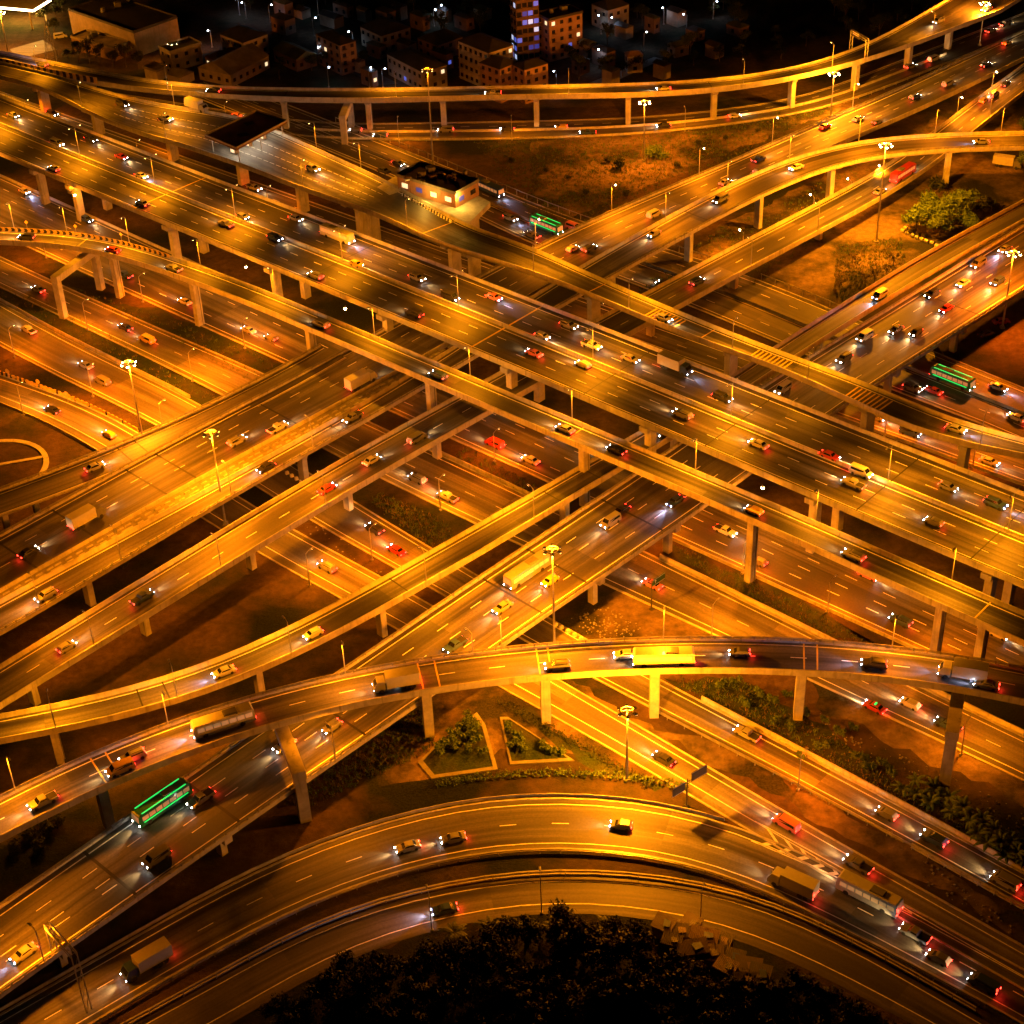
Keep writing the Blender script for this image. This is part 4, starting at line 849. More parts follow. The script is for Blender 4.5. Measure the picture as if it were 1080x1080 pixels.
def put(k, d, lst):
    for e in lst:
        px, py = e[0], e[1]; kind = e[2] if len(e) > 2 else 'car'; col = e[3] if len(e) > 3 else None; cool = e[4] if len(e) > 4 else 0
        VEH.append((k, d, px, py, kind, col, cool))
c_, p_, v_, t_, b_ = 'car', 'pickup', 'van', 'truck', 'bus'
put('M', 1, [(14, 121), (60, 151, v_), (128, 165), (149, 185, c_, 'white', 1), (256, 228), (290, 251), (312, 230), (356, 250, b_, 'white', 1), (376, 278), (440, 293), (475, 313, v_), (521, 313, c_, None, 1), (572, 354), (624, 364, p_), (665, 378), (712, 388, t_, 'blue', 1), (762, 419), (875, 480), (908, 498, v_), (1000, 513), (1050, 531, c_, None, 1), (96, 147), (600, 343, c_)])
put('M', -1, [(238, 236, p_), (330, 292), (437, 331, v_), (563, 372), (615, 384), (55, 178), (150, 214), (720, 437, c_), (900, 510, p_), (985, 550), (800, 468)])
put('R', -1, [(28, 250), (118, 264), (181, 284, p_), (338, 342, v_), (462, 396), (596, 452), (650, 474), (795, 538, c_), (900, 586)])
put('S', 1, [(175, 125, p_), (235, 140), (330, 178), (1008, 452, c_, None, 1), (130, 110, v_), (700, 335, c_)])
put('T', -1, [(45, 68, c_, None, 1), (225, 96), (520, 98, p_), (700, 93), (990, 22, v_), (1040, 10)])
put('VA', 1, [(100, 492)])
put('V', 1, [(92, 548, t_), (30, 582, c_), (250, 465, c_), (384, 405, t_, 'white'), (300, 455, p_), (604, 262, c_), (622, 262, c_), (690, 226, v_, 'white'), (765, 192, c_), (800, 180), (800, 168, p_), (870, 133), (905, 125), (925, 128, c_), (965, 102), (1000, 88, v_), (1040, 68), (1062, 45)])
put('U', -1, [(60, 636, c_), (290, 498), (372, 440, p_), (690, 246), (760, 210, v_), (840, 176), (1035, 149, c_, None, 1)])
put('W', 1, [(150, 630, p_), (70, 682), (345, 515, c_), (392, 485), (440, 462, v_), (735, 297), (930, 202), (952, 185, b_, 'red'), (1035, 105), (1048, 100, v_), (1060, 88)])
put('D', -1, [(236, 708, c_, 'white', 1), (938, 315, v_, 'white', 1), (330, 668), (700, 455)])
put('X', -1, [(826, 410, v_), (890, 378, c_), (912, 355, v_), (945, 347), (966, 350), (983, 310), (998, 325), (1016, 298), (1032, 278, v_), (1052, 297), (1060, 262, c_, None, 1), (655, 538), (644, 550, v_), (556, 605, b_), (580, 612), (712, 528, c_, 'blue', 1), (350, 766, c_), (212, 842, p_), (165, 905, v_), (25, 1005, c_, None, 1), (300, 785), (530, 640, c_), (480, 680, p_)])
put('X', -1, [(172, 850, b_, 'green')])
put('Q', -1, [(236, 764, b_, 'white', 1), (140, 798), (128, 812, v_), (418, 722, t_), (430, 715), (588, 702), (700, 697, b_, 'white'), (780, 688, c_), (922, 700, c_, None, 1), (1015, 712, t_, 'white', 1), (1040, 724, c_, None, 1), (45, 845, p_), (660, 690)])
put('G1', 1, [(113, 222, c_), (250, 280, c_, None, 0), (520, 415), (587, 440, v_), (622, 455), (934, 590, c_), (1070, 652), (30, 200, c_, 'white', 1), (765, 560, p_)])
put('G1', -1, [(132, 290, p_), (195, 318), (262, 348), (286, 356, c_), (560, 485), (522, 468, v_), (480, 440), (800, 592), (950, 655, c_)])
put('G2', -1, [(132, 345), (155, 358, v_), (40, 305), (472, 524, p_), (440, 505), (688, 616, c_), (960, 742), (1000, 765, p_)])
put('G3', -1, [(30, 348, p_), (90, 385), (108, 402, v_), (418, 580), (395, 558), (790, 772, p_), (935, 858), (985, 885), (1060, 930, v_)])
put('G4', -1, [(55, 432), (115, 458), (345, 598), (700, 800, c_), (905, 912, p_), (830, 868, v_)])
put('F', -1, [(918, 944, b_, 'white'), (836, 935, t_, 'white'), (430, 893), (478, 884, c_), (1035, 1042, v_), (965, 985, p_), (990, 1010), (155, 1018, t_), (655, 870, c_)])
put('E', -1, [(470, 962, c_, 'blue', 1)])
put('G7', 1, [(516, 201, b_, 'blue', 1), (605, 240, v_), (538, 230, c_, None, 1), (576, 240, b_, 'green'), (1004, 402, b_, 'green'), (960, 412), (1052, 408, c_, None, 1), (420, 172), (640, 255, c_)])
put('G7', -1, [(560, 248, p_), (985, 412, c_), (1072, 440), (700, 300)])
put('G8', -1, [(375, 137), (470, 137, v_), (535, 136, c_, None, 1), (592, 134), (400, 145), (620, 140, p_), (700, 132, c_)])
put('G8', 1, [(960, 70, c_), (985, 62, v_), (1045, 32), (1060, 25, p_), (250, 122, c_), (775, 122)])
put('G0', 1, [(60, 118), (268, 198, p_), (520, 300), (925, 440), (960, 456, v_), (1040, 490)])
WHERE = {('M', 1): 'six-lane viaduct, far lanes', ('M', -1): 'six-lane viaduct, near lanes', ('R', -1): 'narrow near-side ramp', ('S', 1): 'toll viaduct', ('T', -1): 'curved top viaduct',
    ('VA', 1): 'slip ramp at the left edge', ('V', 1): 'broad low viaduct', ('U', -1): 'tan ramp joining the low viaduct', ('W', 1): 'straight two-lane viaduct', ('D', -1): 'single-lane lower left ramp',
    ('X', -1): 'four-lane viaduct', ('Q', -1): 'front curved viaduct', ('G1', 1): 'shaded half of the ground highway', ('G1', -1): 'near half of the ground highway', ('G2', -1): 'second ground road',
    ('G3', -1): 'third ground road', ('G4', -1): 'lowest straight ground road', ('F', -1): 'big bottom curve', ('E', -1): 'service road by the grove', ('G7', 1): 'dark highway, far lanes', ('G7', -1): 'dark highway, near lanes',
    ('G8', -1): 'frontage road, left-bound', ('G8', 1): 'frontage road, right-bound', ('G0', 1): 'ground road behind the six-lane viaduct'}
VP = {}
cyc = ['white', 'silver', 'grey', 'black', 'red', 'white', 'grey', 'blue', 'silver', 'black', 'yellow', 'silver', 'black', 'pink', 'white', 'grey']
byroad = {}
for i, e in enumerate(VEH): byroad.setdefault((e[0], e[1]), []).append(e)
nth = 0
for key, lst in byroad.items():
    rd = r[key[0]]; lst.sort(key=lambda e: e[2])
    for i, (k, d, px, py, kind, col, cool) in enumerate(lst):
        nth += 1; col = col or (cyc[nth % len(cyc)] if kind in 'car van' else ['white', 'silver', 'grey', 'blue'][nth % 4])
        if col == 'green' and kind != 'bus': col = 'silver'
        if kind == 'car': kind = ('car', 'suv', 'hatch', 'car')[(nth * 7) % 4]
        pk = (kind, col, cool)
        if pk not in VP: VP[pk] = make_vehicle(*pk); o = VP[pk]
        else: o = copy_tree(VP[pk])
        q, t = rd.find(px, py, .7); wd = float(rd.lerp(rd.w, q)) / 2; t = max(-wd + 1.3, min(wd - 1.3, t)) if wd > 1.4 else 0
        p = rd.pt(q, 'C', t, .02 if rd.C[0, 2] > 3 or k in 'MRSTVUWDXQ' else .07)
        p0, p1 = rd.pt(max(q - 3, 0), 'C', t), rd.pt(min(q + 3, rd.L), 'C', t); pitch = -math.atan2(p1[2] - p0[2], np.linalg.norm(p1[:2] - p0[:2])) * d
        o.location = p; o.rotation_euler = (0, pitch, rd.yaw(q) + (0 if d > 0 else math.pi))
        nm = {'car': 'car', 'suv': 'tall car', 'hatch': 'small car', 'pickup': 'pickup', 'van': 'van', 'truck': 'box truck', 'bus': 'bus'}[kind]
        ex = ' with green light strips' if (kind == 'bus' and col == 'green') else (' with cool headlights' if cool else ' with lit headlights')
        tag(o, f'{col} {nm}{ex}, {WHERE[key]}, {ordn(i)} vehicle from left', {'truck': 'truck', 'suv': 'car', 'hatch': 'car'}.get(kind, nm), 'vehicles driving on the roads')
# parked ones
def park(px, py, yaw, kind, col, label, z=.03, dark=True):
    base = make_vehicle(kind, col, 0); base.location = at(px, py, z); base.rotation_euler = (0, 0, yaw)
    if dark:
        for ch in list(base.children):
            if ch.type == 'LIGHT': bpy.data.objects.remove(ch)
            elif ch.name.startswith('headlight'): ch.data = ch.data.copy(); ch.data.materials[0] = K['glass']
            elif ch.name.startswith('taillight'): ch.data = ch.data.copy(); ch.data.materials[0] = K['red']
    tag(base, label, {'truck': 'truck', 'pickup': 'pickup'}.get(kind, kind)); return base
yM = r['M'].yaw(r['M'].L / 2)
tx = park(922, 748, yM + math.pi, 'car', 'red', 'red car stopped on the bare shoulder below the front curve, green light on its roof', .04, False)
mb = MB(); mb.box((-.2, 0, 1.47), (.3, .7, .18)); mb.build('roof_light', K['bus_green'], tx)
park(1062, 176, yM + .3, 'truck', 'grey', 'dark parked box truck on the yard at the right edge, under the tan ramp')
park(1040, 354, yM + 1.2, 'car', 'black', 'dark car parked in the unlit yard right of the four-lane viaduct, nearer one')
park(1056, 341, yM + .9, 'car', 'red', 'reddish car parked in the unlit yard right of the four-lane viaduct, farther one')
park(208, 116, yM + .1, 'truck', 'silver', 'big truck waiting beside the toll station roof', 12.8, True)
park(405, 182, yM, 'car', 'black', 'dark car parked beside the service building on the toll viaduct', 16.0, True)
park(64, 40, .3, 'van', 'white', 'white van parked on the path near the lit canopy', .04, True)

# ------------------------------------------------------------------ trees and plants
def leaves(mb, c, rx, ry, rz_, n, size, jag=.35):
    """many small leaf clumps through the volume of one lobe, thinner towards its edge"""
    for _ in range(n):
        v = RNG.normal(size=3); v /= np.linalg.norm(v); rr = RNG.random() ** .45 * (1 + jag * (RNG.random() - .5))
        p = np.array(c) + v * rr * [rx, ry, rz_]
        a = RNG.normal(size=3); a /= np.linalg.norm(a); b = np.cross(a, v + RNG.normal(size=3) * .4); b /= np.linalg.norm(b) + 1e-6
        s1, s2 = size * RNG.uniform(.6, 1.4), size * RNG.uniform(.3, .7)
        mb.poly([p - a * s1, p - b * s2, p + a * s1 * 1.1, p + b * s2])
def make_tree(h, rad_, mat, lobes=9, per=130, leaf=.34, trunk=True):
    root = empty('tree'); tk = MB(); cr_ = MB()
    tk.tube((0, 0, 0), (.1, 0, h * .5), h * .028, h * .016, 7)
    for i in range(lobes):
        a = RNG.uniform(0, 6.28); rr = rad_ * RNG.uniform(.15, .72); z = h * RNG.uniform(.5, .9) - rr * .12 * h / rad_ * .3
        c = (rr * math.cos(a), rr * math.sin(a), z)
        tk.tube((.08, 0, h * RNG.uniform(.3, .5)), (c[0] * .9, c[1] * .9, c[2]), h * .012, h * .004, 5, False)
        sz = rad_ * RNG.uniform(.3, .52); leaves(cr_, c, sz, sz, sz * .72, per, leaf)
    tk.build('trunk', K['bark'], root); cr_.build('crown', K[mat], root); return root
def make_shrub(h, rad_, mat, n=260, leaf=.22):
    root = empty('shrub'); tk = MB(); cr_ = MB()
    for i in range(5):
        a = RNG.uniform(0, 6.28); rr = rad_ * RNG.uniform(.1, .6); c = (rr * math.cos(a), rr * math.sin(a), h * RNG.uniform(.4, .75))
        tk.tube((0, 0, 0), c, .05, .02, 5, False); leaves(cr_, c, rad_ * .5, rad_ * .5, h * .38, n // 5, leaf)
    tk.build('stem', K['bark'], root); cr_.build('foliage', K[mat], root); return root
def make_banana(h, n=9, mat='leaf'):
    root = empty('banana_plant'); st = MB(); st.tube((0, 0, 0), (0, 0, h * .45), .16, .1, 7); st.build('stem', K['bark'], root); lf = MB()
    for i in range(n):
        a = 6.28 * i / n + RNG.uniform(-.3, .3); L = h * RNG.uniform(.55, .85); tilt = RNG.uniform(.5, 1.1); pr = None
        for k in range(6):
            f = k / 5; x = L * f; z = h * .42 + L * (math.sin(tilt) * f - .75 * f * f); wd = .34 * math.sin(math.pi * (.12 + .85 * f)) * h / 3
            c, s_ = math.cos(a), math.sin(a); l = (x * c - wd * s_, x * s_ + wd * c, z - .1); m2 = (x * c, x * s_, z); r2 = (x * c + wd * s_, x * s_ - wd * c, z - .1)
            if pr: lf.poly([pr[0], pr[1], m2, l]); lf.poly([pr[1], pr[2], r2, m2])
            pr = (l, m2, r2)
    lf.build('leaf_rosette', K[mat], root); return root
TP = {'a': make_tree(11, 4.6, 'leaf_dark'), 'b': make_tree(8.5, 3.8, 'leaf_dark', 8, 120), 'e': make_tree(8, 4.6, 'leaf_deep', 12, 120, .36), 'f': make_tree(7, 4.2, 'leaf_deep', 11, 120, .36), 'c': make_tree(7, 4.2, 'leaf', 12, 150), 'd': make_tree(5, 2.2, 'leaf_dry', 6, 45, .25), 's': make_shrub(1.6, 1.3, 'leaf'), 't': make_shrub(2.4, 2.0, 'leaf_dark', 340, .28), 'u': make_shrub(4.2, 5.0, 'leaf', 1500, .3), 'n': make_banana(3.4), 'm': make_banana(4.6, 11, 'leaf_dark')}
used = set()
def plant(key, px, py, label, cat, group=None, sc=1.0, z=0.0, jit=True):
    if key in used: o = copy_tree(TP[key])
    else: o = TP[key]; used.add(key)
    o.location = at(px, py, z); s_ = sc * (RNG.uniform(.85, 1.2) if jit else 1); o.scale = (s_, s_, s_ * RNG.uniform(.9, 1.12)); o.rotation_euler = (0, 0, RNG.uniform(0, 6.28)); tag(o, label, cat, group); return o
for px, py in ((72, 64), (84, 66), (95, 67), (107, 68), (120, 70), (133, 71), (146, 72), (58, 36), (60, 22), (48, 25), (66, 12)):
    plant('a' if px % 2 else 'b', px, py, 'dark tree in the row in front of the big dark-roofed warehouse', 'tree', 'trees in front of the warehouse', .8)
dark = []
for i in range(400):
    px, py = RNG.uniform(225, 1000), RNG.uniform(-6, 84)
    if py > 88 - max(0, px - 600) * .09 - max(0, px - 800) * .12: continue
    if any(abs(px - bx) < bw and -22 < py - by < 12 for bx, by, bw in ((250, 38, 45), (250, 70, 48), (312, 60, 35), (345, 52, 28), (435, 72, 40), (500, 75, 35), (545, 85, 45), (555, 45, 32), (590, 40, 32), (645, 20, 26), (680, 62, 26), (715, 45, 20), (400, 30, 22))): continue
    if any((px - a) ** 2 + ((py - b_) * 2) ** 2 < 13 ** 2 for a, b_ in dark): continue
    dark.append((px, py))
for i, (px, py) in enumerate(dark[:75]):
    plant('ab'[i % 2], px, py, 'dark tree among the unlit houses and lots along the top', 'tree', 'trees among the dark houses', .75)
n = 0
for i in range(900):
    px, py = RNG.uniform(290, 930), RNG.uniform(985, 1120)
    if py < 985 + ((px - 590) / 300) ** 2 * 85 + 8: continue
    if 690 < px < 835 and 985 < py < 1062 and (py - 985) < (px - 640) * .6: continue
    if any((px - a) ** 2 + (py - b_) ** 2 < 19 ** 2 for a, b_ in dark[75:]) : continue
    if n >= 85: break
    n += 1; dark.append((px, py))
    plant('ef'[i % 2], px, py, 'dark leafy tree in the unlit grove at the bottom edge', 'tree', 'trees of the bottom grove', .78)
for px, py in ((585, 985), (600, 992), (622, 1000), (605, 1012), (592, 1028), (640, 985), (640, 1010), (560, 990), (480, 992), (520, 988)):
    plant('m', px, py, 'broad-leaved banana plant at the upper rim of the bottom grove', 'plant', 'banana plants by the bottom grove', .9)
for px, py in ((952, 838), (966, 842), (985, 838), (980, 852), (1000, 846), (1003, 862), (1015, 858), (1022, 872), (1035, 868), (1030, 885), (1048, 880), (1055, 895), (1066, 892), (1072, 905), (1060, 908), (1078, 912), (1040, 895), (965, 828)):
    plant('n', px, py, 'banana plant in the ragged row between the road and the dump at lower right', 'plant', 'banana plants at lower right', .95)
for px, py in ((930, 808), (940, 818), (905, 802), (915, 812), (845, 800), (865, 790), (800, 735), (815, 742), (830, 735), (775, 722), (760, 725), (850, 755), (870, 762), (885, 775), (900, 770), (785, 745), (835, 770), (818, 765)):
    plant('s', px, py, 'low shrub on the weedy strip behind the pillar of the front curve', 'shrub', 'shrubs on the weedy strip', 1.1)
for px, py in ((493, 762), (487, 768), (500, 770), (478, 776), (490, 780), (503, 784), (472, 786), (482, 790), (495, 793), (508, 795), (465, 795), (498, 775)):
    plant('s', px, py, 'shrub in the left kerbed planting bed under the front curve', 'shrub', 'shrubs in the left bed', 1.2)
for px, py in ((537, 770), (545, 778), (540, 788), (552, 792), (572, 790), (580, 794), (590, 797), (548, 784)):
    plant('s', px, py, 'shrub in the right kerbed planting bed under the front curve', 'shrub', 'shrubs in the right bed', 1.1)
plant('u', 690, 166, 'big round bush standing alone beside the lamp mast in the grass plot at top', 'bush', None, 1.0, jit=False)
plant('t', 655, 178, 'small dark bush left of the big round one in the grass plot', 'bush', None, 1.2)
for px, py, s_, kk in ((966, 245, 1.1, 'c'), (980, 232, 1.1, 'c'), (990, 250, 1.2, 'c'), (1003, 238, 1.1, 'c'), (1012, 228, 1.0, 'c'), (1022, 245, .9, 'c'), (1035, 230, .8, 'b'), (1045, 226, .7, 'b')):
    plant(kk, px, py, 'leafy tree in the lit clump behind the four-lane viaduct at right', 'tree', 'trees of the right clump', s_ * 1.05)
for px, py in ((600, 190), (618, 205), (640, 172), (712, 176), (735, 152), (765, 148), (662, 206), (575, 182), (800, 140), (540, 172)):
    plant('t', px, py, 'low dark scrub bush dotted over the grass plot at top centre', 'bush', 'scrub of the top grass plot', .7)
plant('t', 988, 203, 'round dark bush at the foot of the pillar by the right tree clump', 'bush', None, 1.5)
for px, py in ((899, 278), (935, 290), (922, 298), (885, 305), (912, 300), (942, 280)):
    plant('d', px, py, 'sparse young tree on the orange dirt plot at right', 'tree', 'young trees on the dirt plot', .75)
for px, py in ((38, 868), (55, 858), (48, 880), (28, 885), (62, 872), (15, 900), (45, 895), (70, 690), (55, 685), (120, 640), (130, 600)):
    plant('t', px, py, 'dark scrubby bush in the gap between the lower left viaducts', 'bush', 'bushes between the lower left viaducts', 1.0)
for px, py in ((1075, 165), (1085, 150), (1082, 180)): plant('c', px, py, 'tree at the right edge above the parked truck', 'tree', 'trees at the right edge', .9)
# clipped hedge round the outside of the bottom curve
hb = MB(); 
for q in np.arange(rq('F', 470, 858), rq('F', 716, 860), .5):
    for _ in range(9): leaves(hb, r['F'].pt(q, 'A', -7.5 + RNG.uniform(-.9, .9), RNG.uniform(.3, 1.2)), .3, .3, .3, 2, .26)
h0 = r['F'].pt(rq('F', 600, 850), 'A', -7.5); tag(hb.build('hedge', K['leaf'], org=tuple(h0)), 'long bright-topped hedge following the outside of the big bottom curve', 'hedge')
hb = MB(); A, B = at(530, 742), at(690, 832)
for f in np.arange(0, 1, .006):
    for _ in range(5): leaves(hb, A + (B - A) * f + [RNG.uniform(-1.2, 1.2), RNG.uniform(-1.2, 1.2), RNG.uniform(.1, .7)], .3, .3, .3, 2, .22)
tag(hb.build('hedge', K['leaf_dark'], org=tuple((A + B) / 2)), 'low dark hedge strip beside the bright road below the front curve', 'hedge')
# grass and rubble nobody could count
def scatter(name, polys, n, fn, mat):
    mb = MB()
    for pts, share in polys:
        P = np.array([at(x, y)[:2] for x, y in pts]); lo, hi = P.min(0), P.max(0); m_ = 0
        while m_ < n * share:
            c = lo + (hi - lo) * RNG.random(2); ins = False; j = len(P) - 1
            for i in range(len(P)):
                if (P[i][1] > c[1]) != (P[j][1] > c[1]) and c[0] < (P[j][0] - P[i][0]) * (c[1] - P[i][1]) / (P[j][1] - P[i][1]) + P[i][0]: ins = not ins
                j = i
            m_ += 1
            if ins: fn(mb, c)
    o = mb.build(name, K[mat]); tag(o, kind='stuff'); return o
def tuft(mb, c):
    for _ in range(5):
        x, y = c + RNG.normal(size=2) * .25; a = RNG.uniform(0, 6.28); h = RNG.uniform(.25, .8); d = np.array([math.cos(a), math.sin(a)]) * .09; l = RNG.normal(size=2) * .25
        mb.poly([(x - d[0], y - d[1], .02), (x + d[0], y + d[1], .02), (x + l[0], y + l[1], h)])
V_ = [([(75, 303), (200, 345), (330, 398), (300, 420), (200, 370), (90, 315)], .09), ([(0, 305), (60, 320), (200, 402), (245, 432), (150, 396), (0, 320)], .08), ([(705, 715), (790, 722), (960, 832), (1080, 885), (1080, 912), (960, 850), (820, 783)], .24), ([(705, 572), (870, 648), (950, 700), (870, 672), (760, 620)], .12), ([(400, 520), (470, 550), (490, 590), (450, 575), (390, 530)], .06), ([(490, 470), (560, 510), (590, 530), (540, 515), (480, 480)], .05), ([(560, 150), (720, 140), (860, 105), (700, 190), (560, 240)], .14), ([(360, 760), (450, 750), (460, 790), (330, 850), (300, 850)], .12), ([(880, 260), (950, 250), (960, 300), (880, 330)], .1), ([(500, 150), (700, 145), (880, 115), (720, 195), (580, 255)], .3), ([(640, 330), (760, 240), (900, 175), (960, 180), (800, 300)], .16)]
scatter('grass', V_, 12000, tuft, 'leaf'); scatter('dry_grass', V_, 9000, tuft, 'leaf_dry')
def stone(mb, c):
    s_ = RNG.uniform(.12, .45); mb.box((c[0], c[1], 0), (s_, s_ * RNG.uniform(.6, 1.4), s_ * .5), RNG.uniform(0, 3), .6)
scatter('rubble', [([(860, 745), (960, 800), (1080, 855), (1080, 900), (1000, 850), (880, 780)], .4), ([(600, 650), (640, 640), (690, 668), (640, 690)], .2), ([(930, 870), (1000, 925), (1080, 985), (1080, 1000), (980, 935)], .3), ([(320, 540), (420, 600), (400, 605), (320, 560)], .1)], 1600, stone, 'concrete_dark')

# kerbed planting beds and the round path at the left edge
def bed(name, label, pts, z=.25, inner=.88):
    mb = MB(); P = np.array([at(x, y) for x, y in pts]); c = P.mean(0); I = c + (P - c) * inner; n_ = len(P); o_ = [0, 0, z]
    a = sum(P[i][0] * P[(i + 1) % n_][1] - P[(i + 1) % n_][0] * P[i][1] for i in range(n_))
    if a < 0: P = P[::-1]; I = I[::-1]
    for i in range(n_):
        j = (i + 1) % n_; mb.poly([P[i], P[j], P[j] + o_, P[i] + o_]); mb.poly([P[i] + o_, P[j] + o_, I[j] + o_, I[i] + o_]); mb.poly([I[j] + o_, I[j] + [0, 0, .1], I[i] + [0, 0, .1], I[i] + o_])
    root = empty(name, c); tag(root, label, 'planting bed')
    so = MB(); so.poly([p + [0, 0, .1] for p in I])
    for m_, nm, mt in ((mb, 'kerb_edge', 'concrete_dark'), (so, 'soil', 'grass')):
        o = m_.build(nm, K[mt], None, org=tuple(c)); o.location = (0, 0, 0); o.parent = root
bed('planting_bed', 'pale kerbed triangular bed full of shrubs, left of the pair under the front curve', [(462, 783), (503, 752), (512, 765), (525, 812), (455, 822), (441, 805)])
bed('planting_bed', 'kerbed triangular bed of grass and shrubs, right of the pair under the front curve', [(527, 757), (536, 757), (606, 803), (538, 807)])
mb = MB(); c = at(-6, 495); R0 = 11.5
for i in range(40):
    a, b = math.pi * 2 * i / 40, math.pi * 2 * (i + 1) / 40
    for (r0, r1, zz) in ((R0, R0 + 1.3, .3),):
        ca, sa, cb, sb = math.cos(a), math.sin(a), math.cos(b), math.sin(b)
        mb.poly([(c[0] + r0 * ca, c[1] + r0 * sa, zz), (c[0] + r1 * ca, c[1] + r1 * sa, zz), (c[0] + r1 * cb, c[1] + r1 * sb, zz), (c[0] + r0 * cb, c[1] + r0 * sb, zz)])
        mb.poly([(c[0] + r1 * ca, c[1] + r1 * sa, 0), (c[0] + r1 * cb, c[1] + r1 * sb, 0), (c[0] + r1 * cb, c[1] + r1 * sb, zz), (c[0] + r1 * ca, c[1] + r1 * sa, zz)])
        mb.poly([(c[0] + r0 * cb, c[1] + r0 * sb, 0), (c[0] + r0 * ca, c[1] + r0 * sa, 0), (c[0] + r0 * ca, c[1] + r0 * sa, zz), (c[0] + r0 * cb, c[1] + r0 * sb, zz)])
mb.box((c[0] - 2, c[1] + 1, 0), (26, 1.0, .28), .25)
tag(mb.build('ring_kerb', K['concrete'], org=tuple(c)), 'round raised kerb with a bar across it, in the dark hollow at the left edge', 'kerb')

# ------------------------------------------------------------------ buildings
for nm, c in (('beige', (.34, .27, .19)), ('salmon', (.42, .24, .15)), ('cream', (.5, .42, .3)), ('brown', (.2, .12, .08))): K['wall_' + nm] = concrete('wall_' + nm, c, .7)
K['roof_shack'] = brickmat('roof_shack', (.09, .055, .034), 1.3); K['roof_shack_dark'] = brickmat('roof_shack_dark', (.06, .045, .035), 1.0); K['roof_brown'] = brickmat('roof_brown', (.15, .085, .05), 1.1); K['tarp'] = flat('blue_tarp', (.03, .06, .2), .5)
K['roof_dark'] = brickmat('roof_dark', (.05, .045, .042)); K['roof_tin'] = brickmat('roof_tin', (.24, .2, .15), .9); K['roof_rust'] = brickmat('roof_rust', (.28, .17, .1), 1.1); K['roof_green'] = brickmat('roof_green', (.1, .12, .07), .9)
K['win_pale'] = emit('window_pale', (.6, .7, 1.), .8); K['win_deep'] = emit('window_deep', (.06, .08, .6), .35); K['win_dark'] = flat('window_dark', (.02, .02, .025), .15, 0, .3); K['win_warm'] = emit('window_warm', (1., .75, .4), 1.2); K['win_cool'] = emit('window_cool', (.14, .2, 1.), .55)
